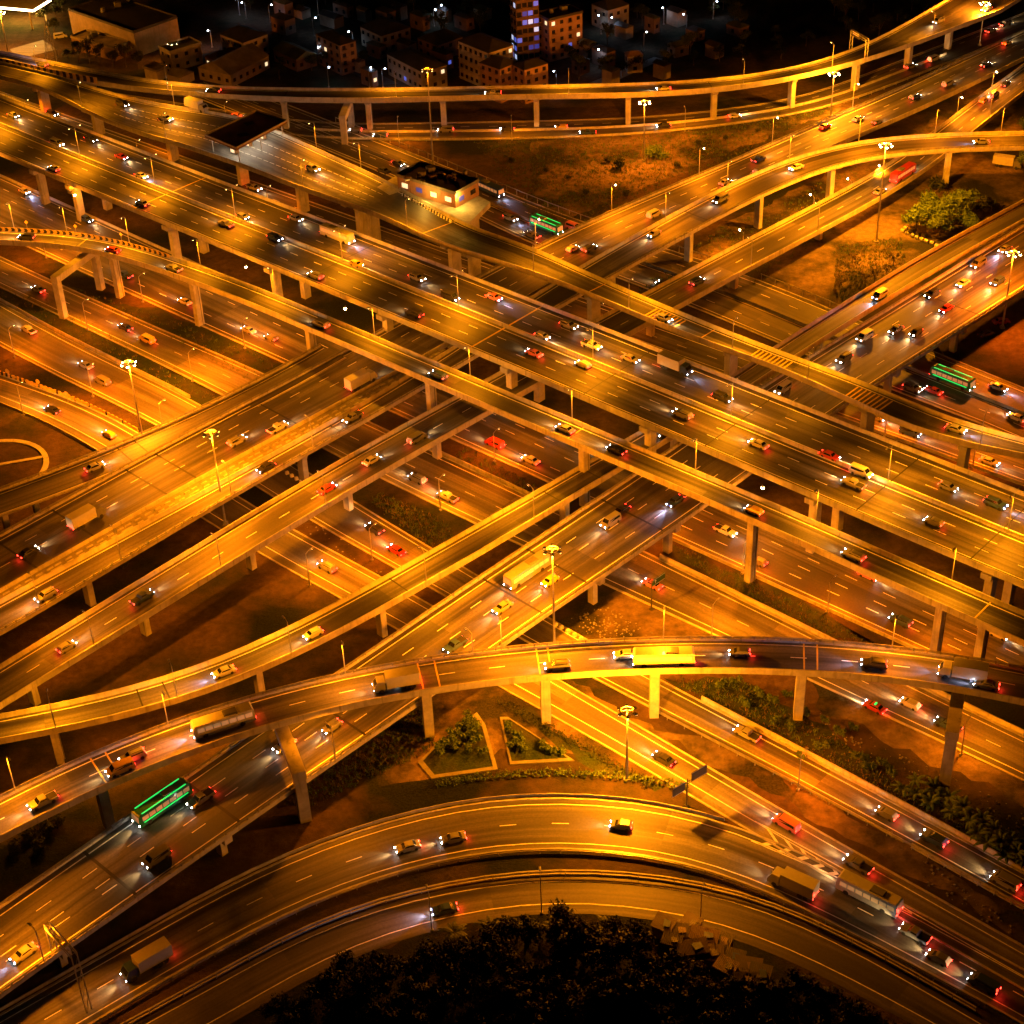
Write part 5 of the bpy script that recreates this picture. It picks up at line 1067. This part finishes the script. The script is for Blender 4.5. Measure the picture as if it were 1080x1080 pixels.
def building(name, label, a, c, e, h, wall, roof, floors=1, lit=0., ztop=None, roofkind='flat', over=.3, cat='building', cool=False, base=0., wins=True, faces=(0, 1, 2, 3), wsize=(1.3, 1.3), gap=3.2):
    """a, c, e: three roof-edge corners seen in the photo (c between the two visible walls); h: eaves height"""
    A, Cc, E = at(*a, h), at(*c, h), at(*e, h)
    u = (A - Cc)[:2]; v = (E - Cc)[:2]
    un = u / np.linalg.norm(u); vn = np.array([-un[1], un[0]]); vn = vn * np.sign(vn @ v); lu, lv = np.linalg.norm(u), abs(v @ vn)
    Q = [Cc[:2], Cc[:2] + un * lu, Cc[:2] + un * lu + vn * lv, Cc[:2] + vn * lv]
    ar = sum(Q[i][0] * Q[(i + 1) % 4][1] - Q[(i + 1) % 4][0] * Q[i][1] for i in range(4))
    if ar < 0: Q = [Q[0], Q[3], Q[2], Q[1]]
    cen = sum(Q) / 4; root = empty(name, (*cen, base)); tag(root, label, cat); Q = [q - cen for q in Q]; H = h - base
    wl = MB()
    for i in range(4):
        j = (i + 1) % 4; wl.poly([(*Q[i], 0), (*Q[j], 0), (*Q[j], H), (*Q[i], H)], [(0, 0), (1, 0), (1, 1), (0, 1)])
    wo = wl.build('walls', K[wall], root)
    rf = MB(); O = [q * (1 + over / np.linalg.norm(q) * 1.4) for q in Q]
    if roofkind == 'flat':
        rf.hull([(*q, H + .002) for q in O], [(*q, H + .3) for q in O])
        for i in range(4):
            j = (i + 1) % 4; d = O[j] - O[i]; L = np.linalg.norm(d); rf.box((*(O[i] + O[j]) / 2 * .985, H + .302), (L * .96, .22, .6), math.atan2(d[1], d[0]))
    else:
        k = 0 if np.linalg.norm(Q[1] - Q[0]) < np.linalg.norm(Q[2] - Q[1]) else 1
        q = O[k:] + O[:k]; m1, m2 = (q[0] + q[1]) / 2, (q[2] + q[3]) / 2; wd = np.linalg.norm(q[1] - q[0]); rz = H + wd * .22
        if roofkind == 'hip': m1, m2 = m1 + (m2 - m1) * .28, m2 + (m1 - m2) * .28
        z = H + .03
        rf.poly([(*q[1], z), (*q[2], z), (*m2, rz), (*m1, rz)]); rf.poly([(*q[3], z), (*q[0], z), (*m1, rz), (*m2, rz)])
        rf.poly([(*q[0], z), (*q[1], z), (*m1, rz)]); rf.poly([(*q[2], z), (*q[3], z), (*m2, rz)]); rf.poly([(*p, z) for p in q[::-1]])
    ro = rf.build('roof', K[roof], root)
    if roofkind == 'flat' and lu > 8:
        tk = MB(); tk.box((*(Q[2] * .4), H + .3), (2.2, 2.2, 1.6), .4); tk.tube((*(Q[3] * .35), H + .3), (*(Q[3] * .35), H + 2.0), .8, .8, 12); tk.build('roof_tank', K['concrete_dark'], ro)
    if wins:
        cnt = 0
        for i in faces:
            j = (i + 1) % 4; d = Q[j] - Q[i]; L = np.linalg.norm(d); dn = d / L; nrm = np.array([dn[1], -dn[0]])
            if nrm @ (-(cen + 0)) < 0 and abs(nrm @ (cen / np.linalg.norm(cen))) > .15: continue   # walls turned away from the roads
            nc = max(1, int(L / gap)); fh = H / floors
            for f in range(floors):
                for k in range(nc):
                    if cnt >= 95: break
                    cnt += 1; p = Q[i] + dn * (L * (k + .5) / nc) + nrm * .04; ww, wh = wsize[0], min(wsize[1], fh * .55); z0 = f * fh + fh * .32
                    on = RNG.random() < lit; mt = (('win_cool', 'win_pale', 'win_cool', 'win_deep')[int(RNG.random() * 4)] if cool or RNG.random() < .3 else 'win_warm') if on else 'win_dark'
                    wb = MB(); wb.hull([(*(p - dn * ww / 2 - nrm * .06), z0), (*(p + dn * ww / 2 - nrm * .06), z0), (*(p + dn * ww / 2 + nrm * .03), z0), (*(p - dn * ww / 2 + nrm * .03), z0)], [(*(p - dn * ww / 2 - nrm * .06), z0 + wh), (*(p + dn * ww / 2 - nrm * .06), z0 + wh), (*(p + dn * ww / 2 + nrm * .03), z0 + wh), (*(p - dn * ww / 2 + nrm * .03), z0 + wh)])
                    wo2 = wb.build('window', K[mt], root)
                    if floors > 2 and k % 2 == 0:
                        sb = MB(); sb.box((*(p + nrm * .38), z0 - .18), (ww + .5, .7, .14), math.atan2(dn[1], dn[0])); sb.build('sill', K[wall], wo2)
    return root
building('warehouse', 'big low warehouse with a broad dark roof and plain beige walls at upper left', (72, 11), (141, 35), (190, 20), 9, 'wall_beige', 'roof_dark', 1, 0, roofkind='flat', wins=False)
building('shed', 'tin-roofed lean-to in front of the big dark-roofed warehouse', (75, 40), (120, 52), (140, 46), 4.5, 'wall_brown', 'roof_tin', roofkind='flat', wins=False)
building('house', 'small two-storey house with a balcony front above the tin sheds at upper left', (232, 36), (256, 45), (277, 34), 7, 'wall_cream', 'roof_dark', 2, .1, roofkind='hip')
building('shed', 'long shed with a lit tin roof just above the curved top viaduct at upper left', (209, 71), (243, 79), (288, 60), 4.5, 'wall_beige', 'roof_tin', 1, .2, roofkind='gable')
building('shed', 'low green-roofed shed right of the long tin one', (288, 52), (312, 63), (335, 57), 4.5, 'wall_brown', 'roof_green', 1, 0, roofkind='gable')
building('house', 'small house with a rusty roof left of the long tin shed', (216, 59), (228, 64), (252, 52), 4.0, 'wall_salmon', 'roof_rust', 1, .2, roofkind='hip')
building('building', 'dark brown four-storey block with rows of small windows left of the side street', (333, 36), (358, 48), (373, 42), 11, 'wall_brown', 'roof_dark', 4, .03, roofkind='hip')
building('building', 'long two-storey terrace with a gallery of openings, left of the beige apartments', (408, 57), (445, 76), (466, 66), 7.5, 'wall_beige', 'roof_dark', 2, .1, roofkind='hip')
building('apartment_building', 'beige four-storey apartment block, left one of the lit pair above the top viaduct', (483, 43), (515, 56), (533, 44), 13.5, 'wall_cream', 'roof_dark', 4, .08, roofkind='hip', gap=2.6)
building('apartment_building', 'salmon apartment block with a stepped front, nearest the top viaduct', (506, 66), (527, 73), (549, 66), 12, 'wall_salmon', 'roof_dark', 4, .08, roofkind='hip', gap=2.8)
building('apartment_building', 'salmon apartment wing with dark openings, right end of the lit group', (541, 68), (553, 74), (574, 65), 12, 'wall_salmon', 'roof_dark', 4, .05, roofkind='hip', gap=2.8)
building('tower_block', 'tall block with blue and white lit balconies at the top edge', (537, -30), (543, -25), (562, -33), 31, 'wall_brown', 'roof_dark', 10, .48, cool=True, gap=2.0, wsize=(1.7, 1.6))
building('apartment_building', 'brown apartment block right of the blue-lit tower', (566, 15), (579, 22), (611, 12), 15, 'wall_salmon', 'roof_dark', 5, .06, roofkind='flat', gap=3)
building('house', 'dim two-wing house at the top edge right of the apartment blocks', (624, 4), (641, 11), (657, 2), 8, 'wall_beige', 'roof_dark', 2, 0, roofkind='hip')
building('house', 'small pale house by the grassy lane at top centre', (659, 55), (662, 60), (675, 54), 6, 'wall_cream', 'roof_rust', 2, .1, roofkind='hip')
building('house', 'low dim house with a green roof right of the pale one', (704, 46), (712, 50), (720, 43), 4, 'wall_beige', 'roof_green', 1, 0, roofkind='gable')
building('house', 'dark roofed house left of the beige apartments, with a bluish yard lamp', (380, 28), (402, 38), (426, 26), 7, 'wall_beige', 'roof_dark', 2, .12, roofkind='hip', cool=True)
building('house', 'dim house among the trees between the terrace and the blue-lit tower', (440, 40), (462, 48), (480, 36), 6, 'wall_brown', 'roof_dark', 2, .05, roofkind='hip', cool=True)
building('shed', 'low pale shed by the lamp mast behind the top viaduct at upper left', (152, 72), (165, 76), (172, 70), 3.5, 'wall_cream', 'roof_tin', 1, 0, roofkind='flat', wins=False)
building('house', 'pale concrete frame building with open bays beside the warehouse lean-to', (168, 50), (180, 56), (208, 45), 7, 'wall_cream', 'concrete', 2, 0, roofkind='flat')
building('shed', 'low wall-like shed with a pale front below the long tin shed', (176, 78), (190, 82), (205, 76), 3, 'wall_cream', 'roof_tin', 1, 0, roofkind='gable', wins=False)
for i, (px, py) in enumerate(((300, 22), (318, 12), (300, 5), (352, 20), (366, 8), (385, 12), (408, 14), (422, 8), (445, 18), (470, 12), (492, 20), (510, 12), (470, 58), (430, 48), (400, 50), (378, 66), (392, 76), (620, 48), (640, 56), (660, 30), (690, 20), (715, 14), (735, 34), (645, 76), (612, 66), (755, 50), (780, 30), (700, 70))):
    w1, w2 = RNG.uniform(9, 16), RNG.uniform(5, 9)
    building('house', 'small unlit house with a dark roof, lost among the trees along the top', (px - w1, py - w1 * .35), (px, py), (px + w2, py - w2 * .5), RNG.uniform(3.2, 6), ('wall_brown', 'wall_beige')[i % 2], ('roof_dark', 'roof_shack_dark', 'roof_green')[i % 3], 1, .06, roofkind=('hip', 'gable')[i % 2], cool=i % 3 == 0, gap=4, wins=i % 2 == 0)['group'] = 'unlit houses along the top'
# lit canopy at the top left corner
cn = at(14, 4, 7.5); root = empty('lit_canopy', (cn[0], cn[1], 0)); tag(root, 'dazzling lit canopy on posts at the top left corner', 'canopy')
mb = MB(); mb.box((0, 0, 7.5), (26, 13, 1.0), -.35); mb.build('roof', K['concrete_pale'], root)
mb = MB(); co, si = math.cos(-.35), math.sin(-.35); mb.box((6.52 * si * 1, -6.52 * co, 7.55), (25.6, .08, .9), -.35); mb.box((13.02 * co, 13.02 * si, 7.55), (.08, 12.6, .9), -.35); mb.build('light_box', emit('canopy_light', (1., .7, .35), 14), root)
for x, y in ((-10, -5), (10, -5), (-10, 5), (10, 5)):
    mb = MB(); mb.box((x * co - y * si, x * si + y * co, 0), (.6, .6, 7.49)); mb.build('post', K['concrete'], root)
for x in (-8, 0, 8): light('canopy_lamp', root, (x * co, x * si, 6.6), 4000, (1., .5, .08), None, .6)
# roofed toll station standing on the viaduct
zt = 13.2; P = [at(*p, zt + 6.2) for p in ((216, 143), (271, 117), (303, 128), (249, 157))]; cen = sum(P) / 4
root = empty('toll_station', (cen[0], cen[1], zt)); tag(root, 'dark flat-roofed toll station lit white underneath, standing on the broad part of the toll viaduct', 'toll station')
Q = [p[:2] - cen[:2] for p in P]; ar = sum(Q[i][0] * Q[(i + 1) % 4][1] - Q[(i + 1) % 4][0] * Q[i][1] for i in range(4)); Q = Q if ar > 0 else Q[::-1]
mb = MB(); mb.hull([(*q, 5.6 + i % 2 * .0) for i, q in enumerate(Q)], [(*q, 6.2) for q in Q]); ro = mb.build('roof', K['roof_brown'], root)
mb = MB()
for i in range(4):
    j = (i + 1) % 4; d = Q[j] - Q[i]; mb.box((*(Q[i] + Q[j]) / 2 * .99, 6.2), (np.linalg.norm(d) * .97, .3, .5), math.atan2(d[1], d[0]))
mb.build('roof_parapet', K['concrete'], ro)
mb = MB(); mb.box((*(Q[0] * .3), 6.2), (3, 2.4, .12), .5); mb.box((*(Q[2] * .3), 6.2), (3, 2.4, .12), .5); mb.build('skylight', K['black'], ro)
for fx, fy in ((-.85, -.85), (.85, -.85), (.85, .85), (-.85, .85), (0, -.85), (0, .85)):
    p = (Q[0] * (1 - fx) * (1 - fy) + Q[1] * (1 + fx) * (1 - fy) + Q[2] * (1 + fx) * (1 + fy) + Q[3] * (1 - fx) * (1 + fy)) / 4; mb = MB(); mb.tube((*p, 0), (*p, 5.59), .16, .16, 8); mb.build('column', K['steel'], root)
for fx in (-.55, 0, .55):
    p = (Q[0] * (1 - fx) + Q[1] * (1 + fx) + Q[2] * (1 + fx) + Q[3] * (1 - fx)) / 4; a_ = yM
    mb = MB(); mb.box((*p, .02), (7, 1.6, .3), a_); mb.box((*p, .32), (2.2, 1.3, 2.4), a_, .96); bo = mb.build('booth', carpaint('white'), root)
    mb = MB(); mb.box((*p, 1.2), (1.7, 1.36, .9), a_); mb.build('booth_window', K['win_warm'], bo)
    mb = MB(); mb.box((*p, 5.45), (6, .2, .12), a_ + 1.57); mb.build('tube_lamp', K['fluor'], root); light('station_lamp', root, (*p, 4.9), 650, (1., .78, .5), None, .5)
# service building on the lay-by platform
zb = 16.0; P = [at(*p, zb + 4.2) for p in ((417, 187), (438, 174), (516, 193), (481, 204))]; sbd = building('service_building', 'flat-roofed yellow-lit service building beside the toll viaduct', (419, 186), (480, 205), (507, 192), zb + 4.2, 'wall_salmon', 'concrete_dark', 1, .75, base=zb, cat='building', gap=4.5, wsize=(2.2, 1.4))
for i in range(14):
    mb = MB(); mb.box((RNG.uniform(-9, 9), RNG.uniform(-3, 3), 4.21 + .3), (RNG.uniform(.6, 2.2), RNG.uniform(.5, 1.4), RNG.uniform(.3, 1.1)), RNG.uniform(0, 3)); mb.build('roof_unit', K[('concrete_dark', 'steel', 'roof_rust')[i % 3]], sbd)
light('building_lamp', sbd, (-4, -9, 3.6), 1100, (1., .5, .06), None, .4); light('building_lamp', sbd, (6, -11, 3.6), 1100, (1., .5, .06), None, .4)
qa, qb = rq('S', 417, 208), rq('S', 475, 235)
mb = MB(); k = 0
o = barrier(r['S'], 'striped kerb barrier in front of the service building', 'A', .5, qa, qb, .02, .7, .5, 'white', stripes=1.4)
# shanty roofs at bottom right
shn = [(700, 985, 30, .2), (715, 992, 22, .5), (728, 985, 20, .1), (742, 998, 26, .4), (760, 1002, 24, .25), (748, 1015, 22, .6), (772, 1018, 26, .35), (788, 1030, 24, .5), (765, 1032, 22, .1), (800, 1042, 26, .4), (785, 1048, 22, .7), (708, 1005, 22, .35), (730, 1012, 18, .9)]
for i, (px, py, s_, an) in enumerate(shn):
    p = at(px, py); root = empty('shack', p, an + yM); L, W_, H = RNG.uniform(3.2, 5.6), RNG.uniform(2.2, 3.6), RNG.uniform(2.1, 3.4)
    tag(root, 'patched tin-roofed shack in the huddle at the lower right edge of the grove', 'shack', 'shacks by the grove')
    mb = MB(); mb.box((0, 0, 0), (L - .4, W_ - .4, H)); mb.build('walls', K['wall_brown'], root)
    mb = MB(); mb.hull([(-L / 2, -W_ / 2, H + .01), (L / 2, -W_ / 2, H + .01), (L / 2, W_ / 2, H + .5), (-L / 2, W_ / 2, H + .5)], [(-L / 2, -W_ / 2, H + .09), (L / 2, -W_ / 2, H + .09), (L / 2, W_ / 2, H + .58), (-L / 2, W_ / 2, H + .58)]); ro = mb.build('roof', K[('roof_shack', 'roof_shack_dark', 'roof_shack', 'roof_brown', 'roof_shack_dark')[i % 5]], root)
    mb = MB(); mb.box((L * .15, 0, H + .34), (L * .3, W_ * .5, .1), .3); mb.build('roof_patch', K[('tarp', 'roof_brown', 'roof_shack_dark')[i % 3]], ro)
# stacked drums by the right tree clump
for i, (px, py) in enumerate(((952, 245), (957, 247), (962, 250), (967, 252), (972, 254), (977, 256), (983, 258), (988, 261), (955, 242), (961, 245), (968, 248), (974, 250))):
    root = empty('drum', at(px, py), yM); mb = MB(); mb.tube((-.55, 0, .55), (.55, 0, .55), .55, .55, 14); mb.build('barrel', K['concrete_pale'], root)
    mb = MB(); mb.tube((-.3, 0, .55), (-.2, 0, .55), .575, .575, 14); mb.tube((.2, 0, .55), (.3, 0, .55), .575, .575, 14); mb.build('hoops', K['steel'], root)
    tag(root, 'pale drum lying in the row at the edge of the right tree clump', 'drum', 'drums by the tree clump')
# cool white and bluish lamps among the dark houses
for i, (px, py) in enumerate(((404, 92), (446, 80), (458, 28), (587, 94), (679, 54), (347, 100 - 8), (390, 96 - 4), (253, 16), (260, 20), (285, 24), (331, 38), (340, 68), (224, 50), (724, 34), (752, 20), (634, 36), (642, 38), (635, 72), (373, 52), (336, 16), (700, 26), (470, 24), (430, 82))):
    lamp('town%d' % (i % 2), at(px, py), RNG.uniform(0, 6.28), f'small cool-white lamp on a pole among the dark houses along the top', 'town lamps', 6.5, .9, 160, (.5, .65, 1.), glow=True, lens='led')

# ------------------------------------------------------------------ signs
def sign_post(name, label, px, py, h, plates, yaw, z=0., arm=None, cat='sign'):
    root = empty(name, at(px, py, z), yaw); tag(root, label, cat)
    mb = MB(); mb.tube((0, 0, 0), (0, 0, h), .16, .12, 8); mb.box((0, 0, 0), (.7, .7, .3))
    if arm: mb.tube((arm[0], 0, h - .8), (arm[1], 0, h - .8), .09, .09, 6)
    mb.build('post', K['steel_dark'], root)
    for (x, zc, w_, hh, mt, back) in plates:
        pb = MB(); pb.box((x, -.22, zc - hh / 2), (w_, .08, hh)); po = pb.build('sign_panel', K[mt], root)
        fb = MB(); fb.box((x, -.268, zc - hh / 2 + .08), (w_ - .2, .012, .08)); fb.box((x, -.268, zc + hh / 2 - .16), (w_ - .2, .012, .08))
        if not back:      # painted arrow
            fb.box((x - w_ * .28, -.268, zc - hh * .25), (.14, .012, hh * .4)); fb.poly([(x - w_ * .28 - .3, -.276, zc + hh * .12), (x - w_ * .28 + .3, -.276, zc + hh * .12), (x - w_ * .28, -.276, zc + hh * .34)])
        fb.build('border', K['white'], po)
    return root
sign_post('road_sign', 'two dark sign panels on one post at the nose of the lower merge', 724, 850, 6.8, [(-2.2, 5.6, 3.0, 2.2, 'blue_sign', True), (2.6, 6.8, 3.6, 2.2, 'blue_sign', True)], .62, arm=(-3.6, 4.2))
sign_post('road_sign', 'green direction sign on a single post beside the bright ground road right of centre', 687, 643, 7.5, [(1.9, 7.0, 3.8, 1.6, 'green_sign', False)], .75, arm=(0, 3.4))
for i, (px, py) in enumerate(((10, 400), (42, 411), (72, 424))):
    root = empty('curve_sign', at(px, py), yM + .3); mb = MB(); mb.tube((0, 0, 0), (0, 0, 2.2), .06, .06, 6); mb.build('post', K['steel'], root); mb = MB(); mb.tube((0, -.1, 2.5), (0, -.16, 2.5), .65, .65, 16); mb.build('sign_panel', K['paint_yellow'], root)
    tag(root, f'round yellow plate on a post above the striped bend barrier, {ordn(i)} from the left', 'sign', 'round bend plates')
for i, (px, py) in enumerate(((30, 244), (82, 248), (128, 258))):
    q, _ = r['R'].find(px, py); root = empty('curve_sign', r['R'].pt(q, 'A', -1.3, 0), r['R'].yaw(q) + math.pi); mb = MB(); mb.tube((0, 0, -.4), (0, 0, 2.6), .06, .06, 6); mb.build('post', K['steel'], root)
    mb = MB(); mb.hull([(-.6, -.1, 2.9), (0, -.1, 2.3), (.6, -.1, 2.9), (0, -.1, 3.5)][::-1], [(-.6, -.06, 2.9), (0, -.06, 2.3), (.6, -.06, 2.9), (0, -.06, 3.5)][::-1]); mb.build('sign_panel', K['paint_yellow'], root)
    tag(root, f'diamond warning plate behind the chevron parapet of the bending ramp, {ordn(i)} from the left', 'sign', 'diamond bend plates')
def gantry(label, p0, p1, h, board=None):
    """trussed gantry between two feet"""
    a, b = np.array(p0), np.array(p1); c = (a + b) / 2; d = (b - a)[:2]; L = np.linalg.norm(d); root = empty('sign_gantry', (c[0], c[1], 0), math.atan2(d[1], d[0])); tag(root, label, 'gantry')
    for sg, z in ((-1, a[2]), (1, b[2])):
        mb = MB()
        for y in (-.5, .5): mb.tube((sg * L / 2, y, z), (sg * L / 2, y, h + .9), .12, .12, 6)
        for k in range(4): mb.tube((sg * L / 2, -.5, z + (h - z) * k / 4), (sg * L / 2, .5, z + (h - z) * (k + 1) / 4), .06, .06, 5)
        mb.build('leg', K['steel'], root)
    mb = MB()
    for y in (-.5, .5):
        for z in (h, h + .9): mb.tube((-L / 2, y, z), (L / 2, y, z), .1, .1, 6)
    n_ = int(L / 1.3)
    for k in range(n_):
        x0, x1 = -L / 2 + L * k / n_, -L / 2 + L * (k + 1) / n_
        mb.tube((x0, -.5, h), (x1, -.5, h + .9), .05, .05, 5); mb.tube((x0, .5, h + .9), (x1, .5, h), .05, .05, 5); mb.tube((x0, -.5, h + .9), (x1, .5, h + .9), .05, .05, 5); mb.tube((x1, -.5, h + .9), (x1, .5, h + .9), .05, .05, 5)
    mb.build('truss', K['steel'], root)
    if board:
        for x, w_ in board:
            mb = MB(); mb.box((x, -.62, h - .6), (w_, .08, 2.2)); po = mb.build('sign_panel', K['blue_sign'], root)
            mb = MB(); mb.box((x, -.67, h + .2), (w_ * .7, .012, .25)); mb.box((x, -.67, h + .8), (w_ * .8, .012, .25)); mb.build('border', K['white'], po)
gantry('open steel truss gantry reaching from the four-lane viaduct over the bottom curve at lower left', at(58, 1004, 7), at(94, 1066, 0), 13.0)
zT = 11.5
gantry('dark sign gantry with a lit board across the curved top viaduct at upper right', at(897, 54, zT), at(913, 64, zT), zT + 6.5, [(-1.5, 5)])
# small lattice pylon near the top left
root = empty('lattice_pylon', at(55, 63)); tag(root, 'small pale lattice pylon beside the path at upper left', 'pylon')
for k in range(4):
    sx, sy = ((-1, -1), (1, -1), (1, 1), (-1, 1))[k]; mb = MB(); mb.tube((sx * 2, sy * 2, 0), (sx * .3, sy * .3, 13), .12, .08, 6); mb.build('leg', K['steel'], root)
mb = MB()
for lv in range(7):
    z0, z1 = lv * 1.8, (lv + 1) * 1.8; w0, w1 = 2 - 1.7 * z0 / 13, 2 - 1.7 * z1 / 13
    for k in range(4):
        a, b = ((-1, -1), (1, -1), (1, 1), (-1, 1))[k], ((-1, -1), (1, -1), (1, 1), (-1, 1))[(k + 1) % 4]; mb.tube((a[0] * w0, a[1] * w0, z0), (b[0] * w1, b[1] * w1, z1), .05, .05, 5)
mb.build('bracing', K['steel'], root)
# merge chevrons painted where the two lower roads meet
mb = MB(); G, F = r['G4'], r['F']; z = .092
for (ax, ay, tx_, ty_, bx, by) in ((808, 873.5, 817, 887, 800, 890), (826, 884, 833, 893.5, 818, 897.8), (843, 894, 848.5, 903, 836.5, 905), (859.6, 904, 865, 911.5, 855, 912.6), (875, 913, 880, 919.5, 872, 920.5), (890, 921.5, 895, 927.5, 888, 928.5), (906, 931, 911, 936, 905, 937), (922, 940, 927, 944.5, 922, 945.3)):
    a, tp, b = at(ax, ay, z), at(tx_, ty_, z), at(bx, by, z); d = at(tx_ + 9, ty_ + 5, z) - tp; w_ = d / np.linalg.norm(d) * .95
    mb.poly([a, tp, tp + w_, a + w_]); mb.poly([tp, b, b + w_, tp + w_])
P0 = [at(*p, z) for p in ((796, 866), (810, 873), (880, 911), (925, 936), (962, 963))]; P1 = [at(*p, z) for p in ((792, 886.5), (820, 898.5), (880, 924), (925, 946), (962, 964))]
for P in (P0, P1):
    for i in range(4):
        d = P[i + 1] - P[i]; e = np.array([-d[1], d[0], 0]); e = e / np.linalg.norm(e) * .12; mb.poly([P[i] - e, P[i + 1] - e, P[i + 1] + e, P[i] + e])
tag(mb.build('road_marking', K['paint']), kind='structure')
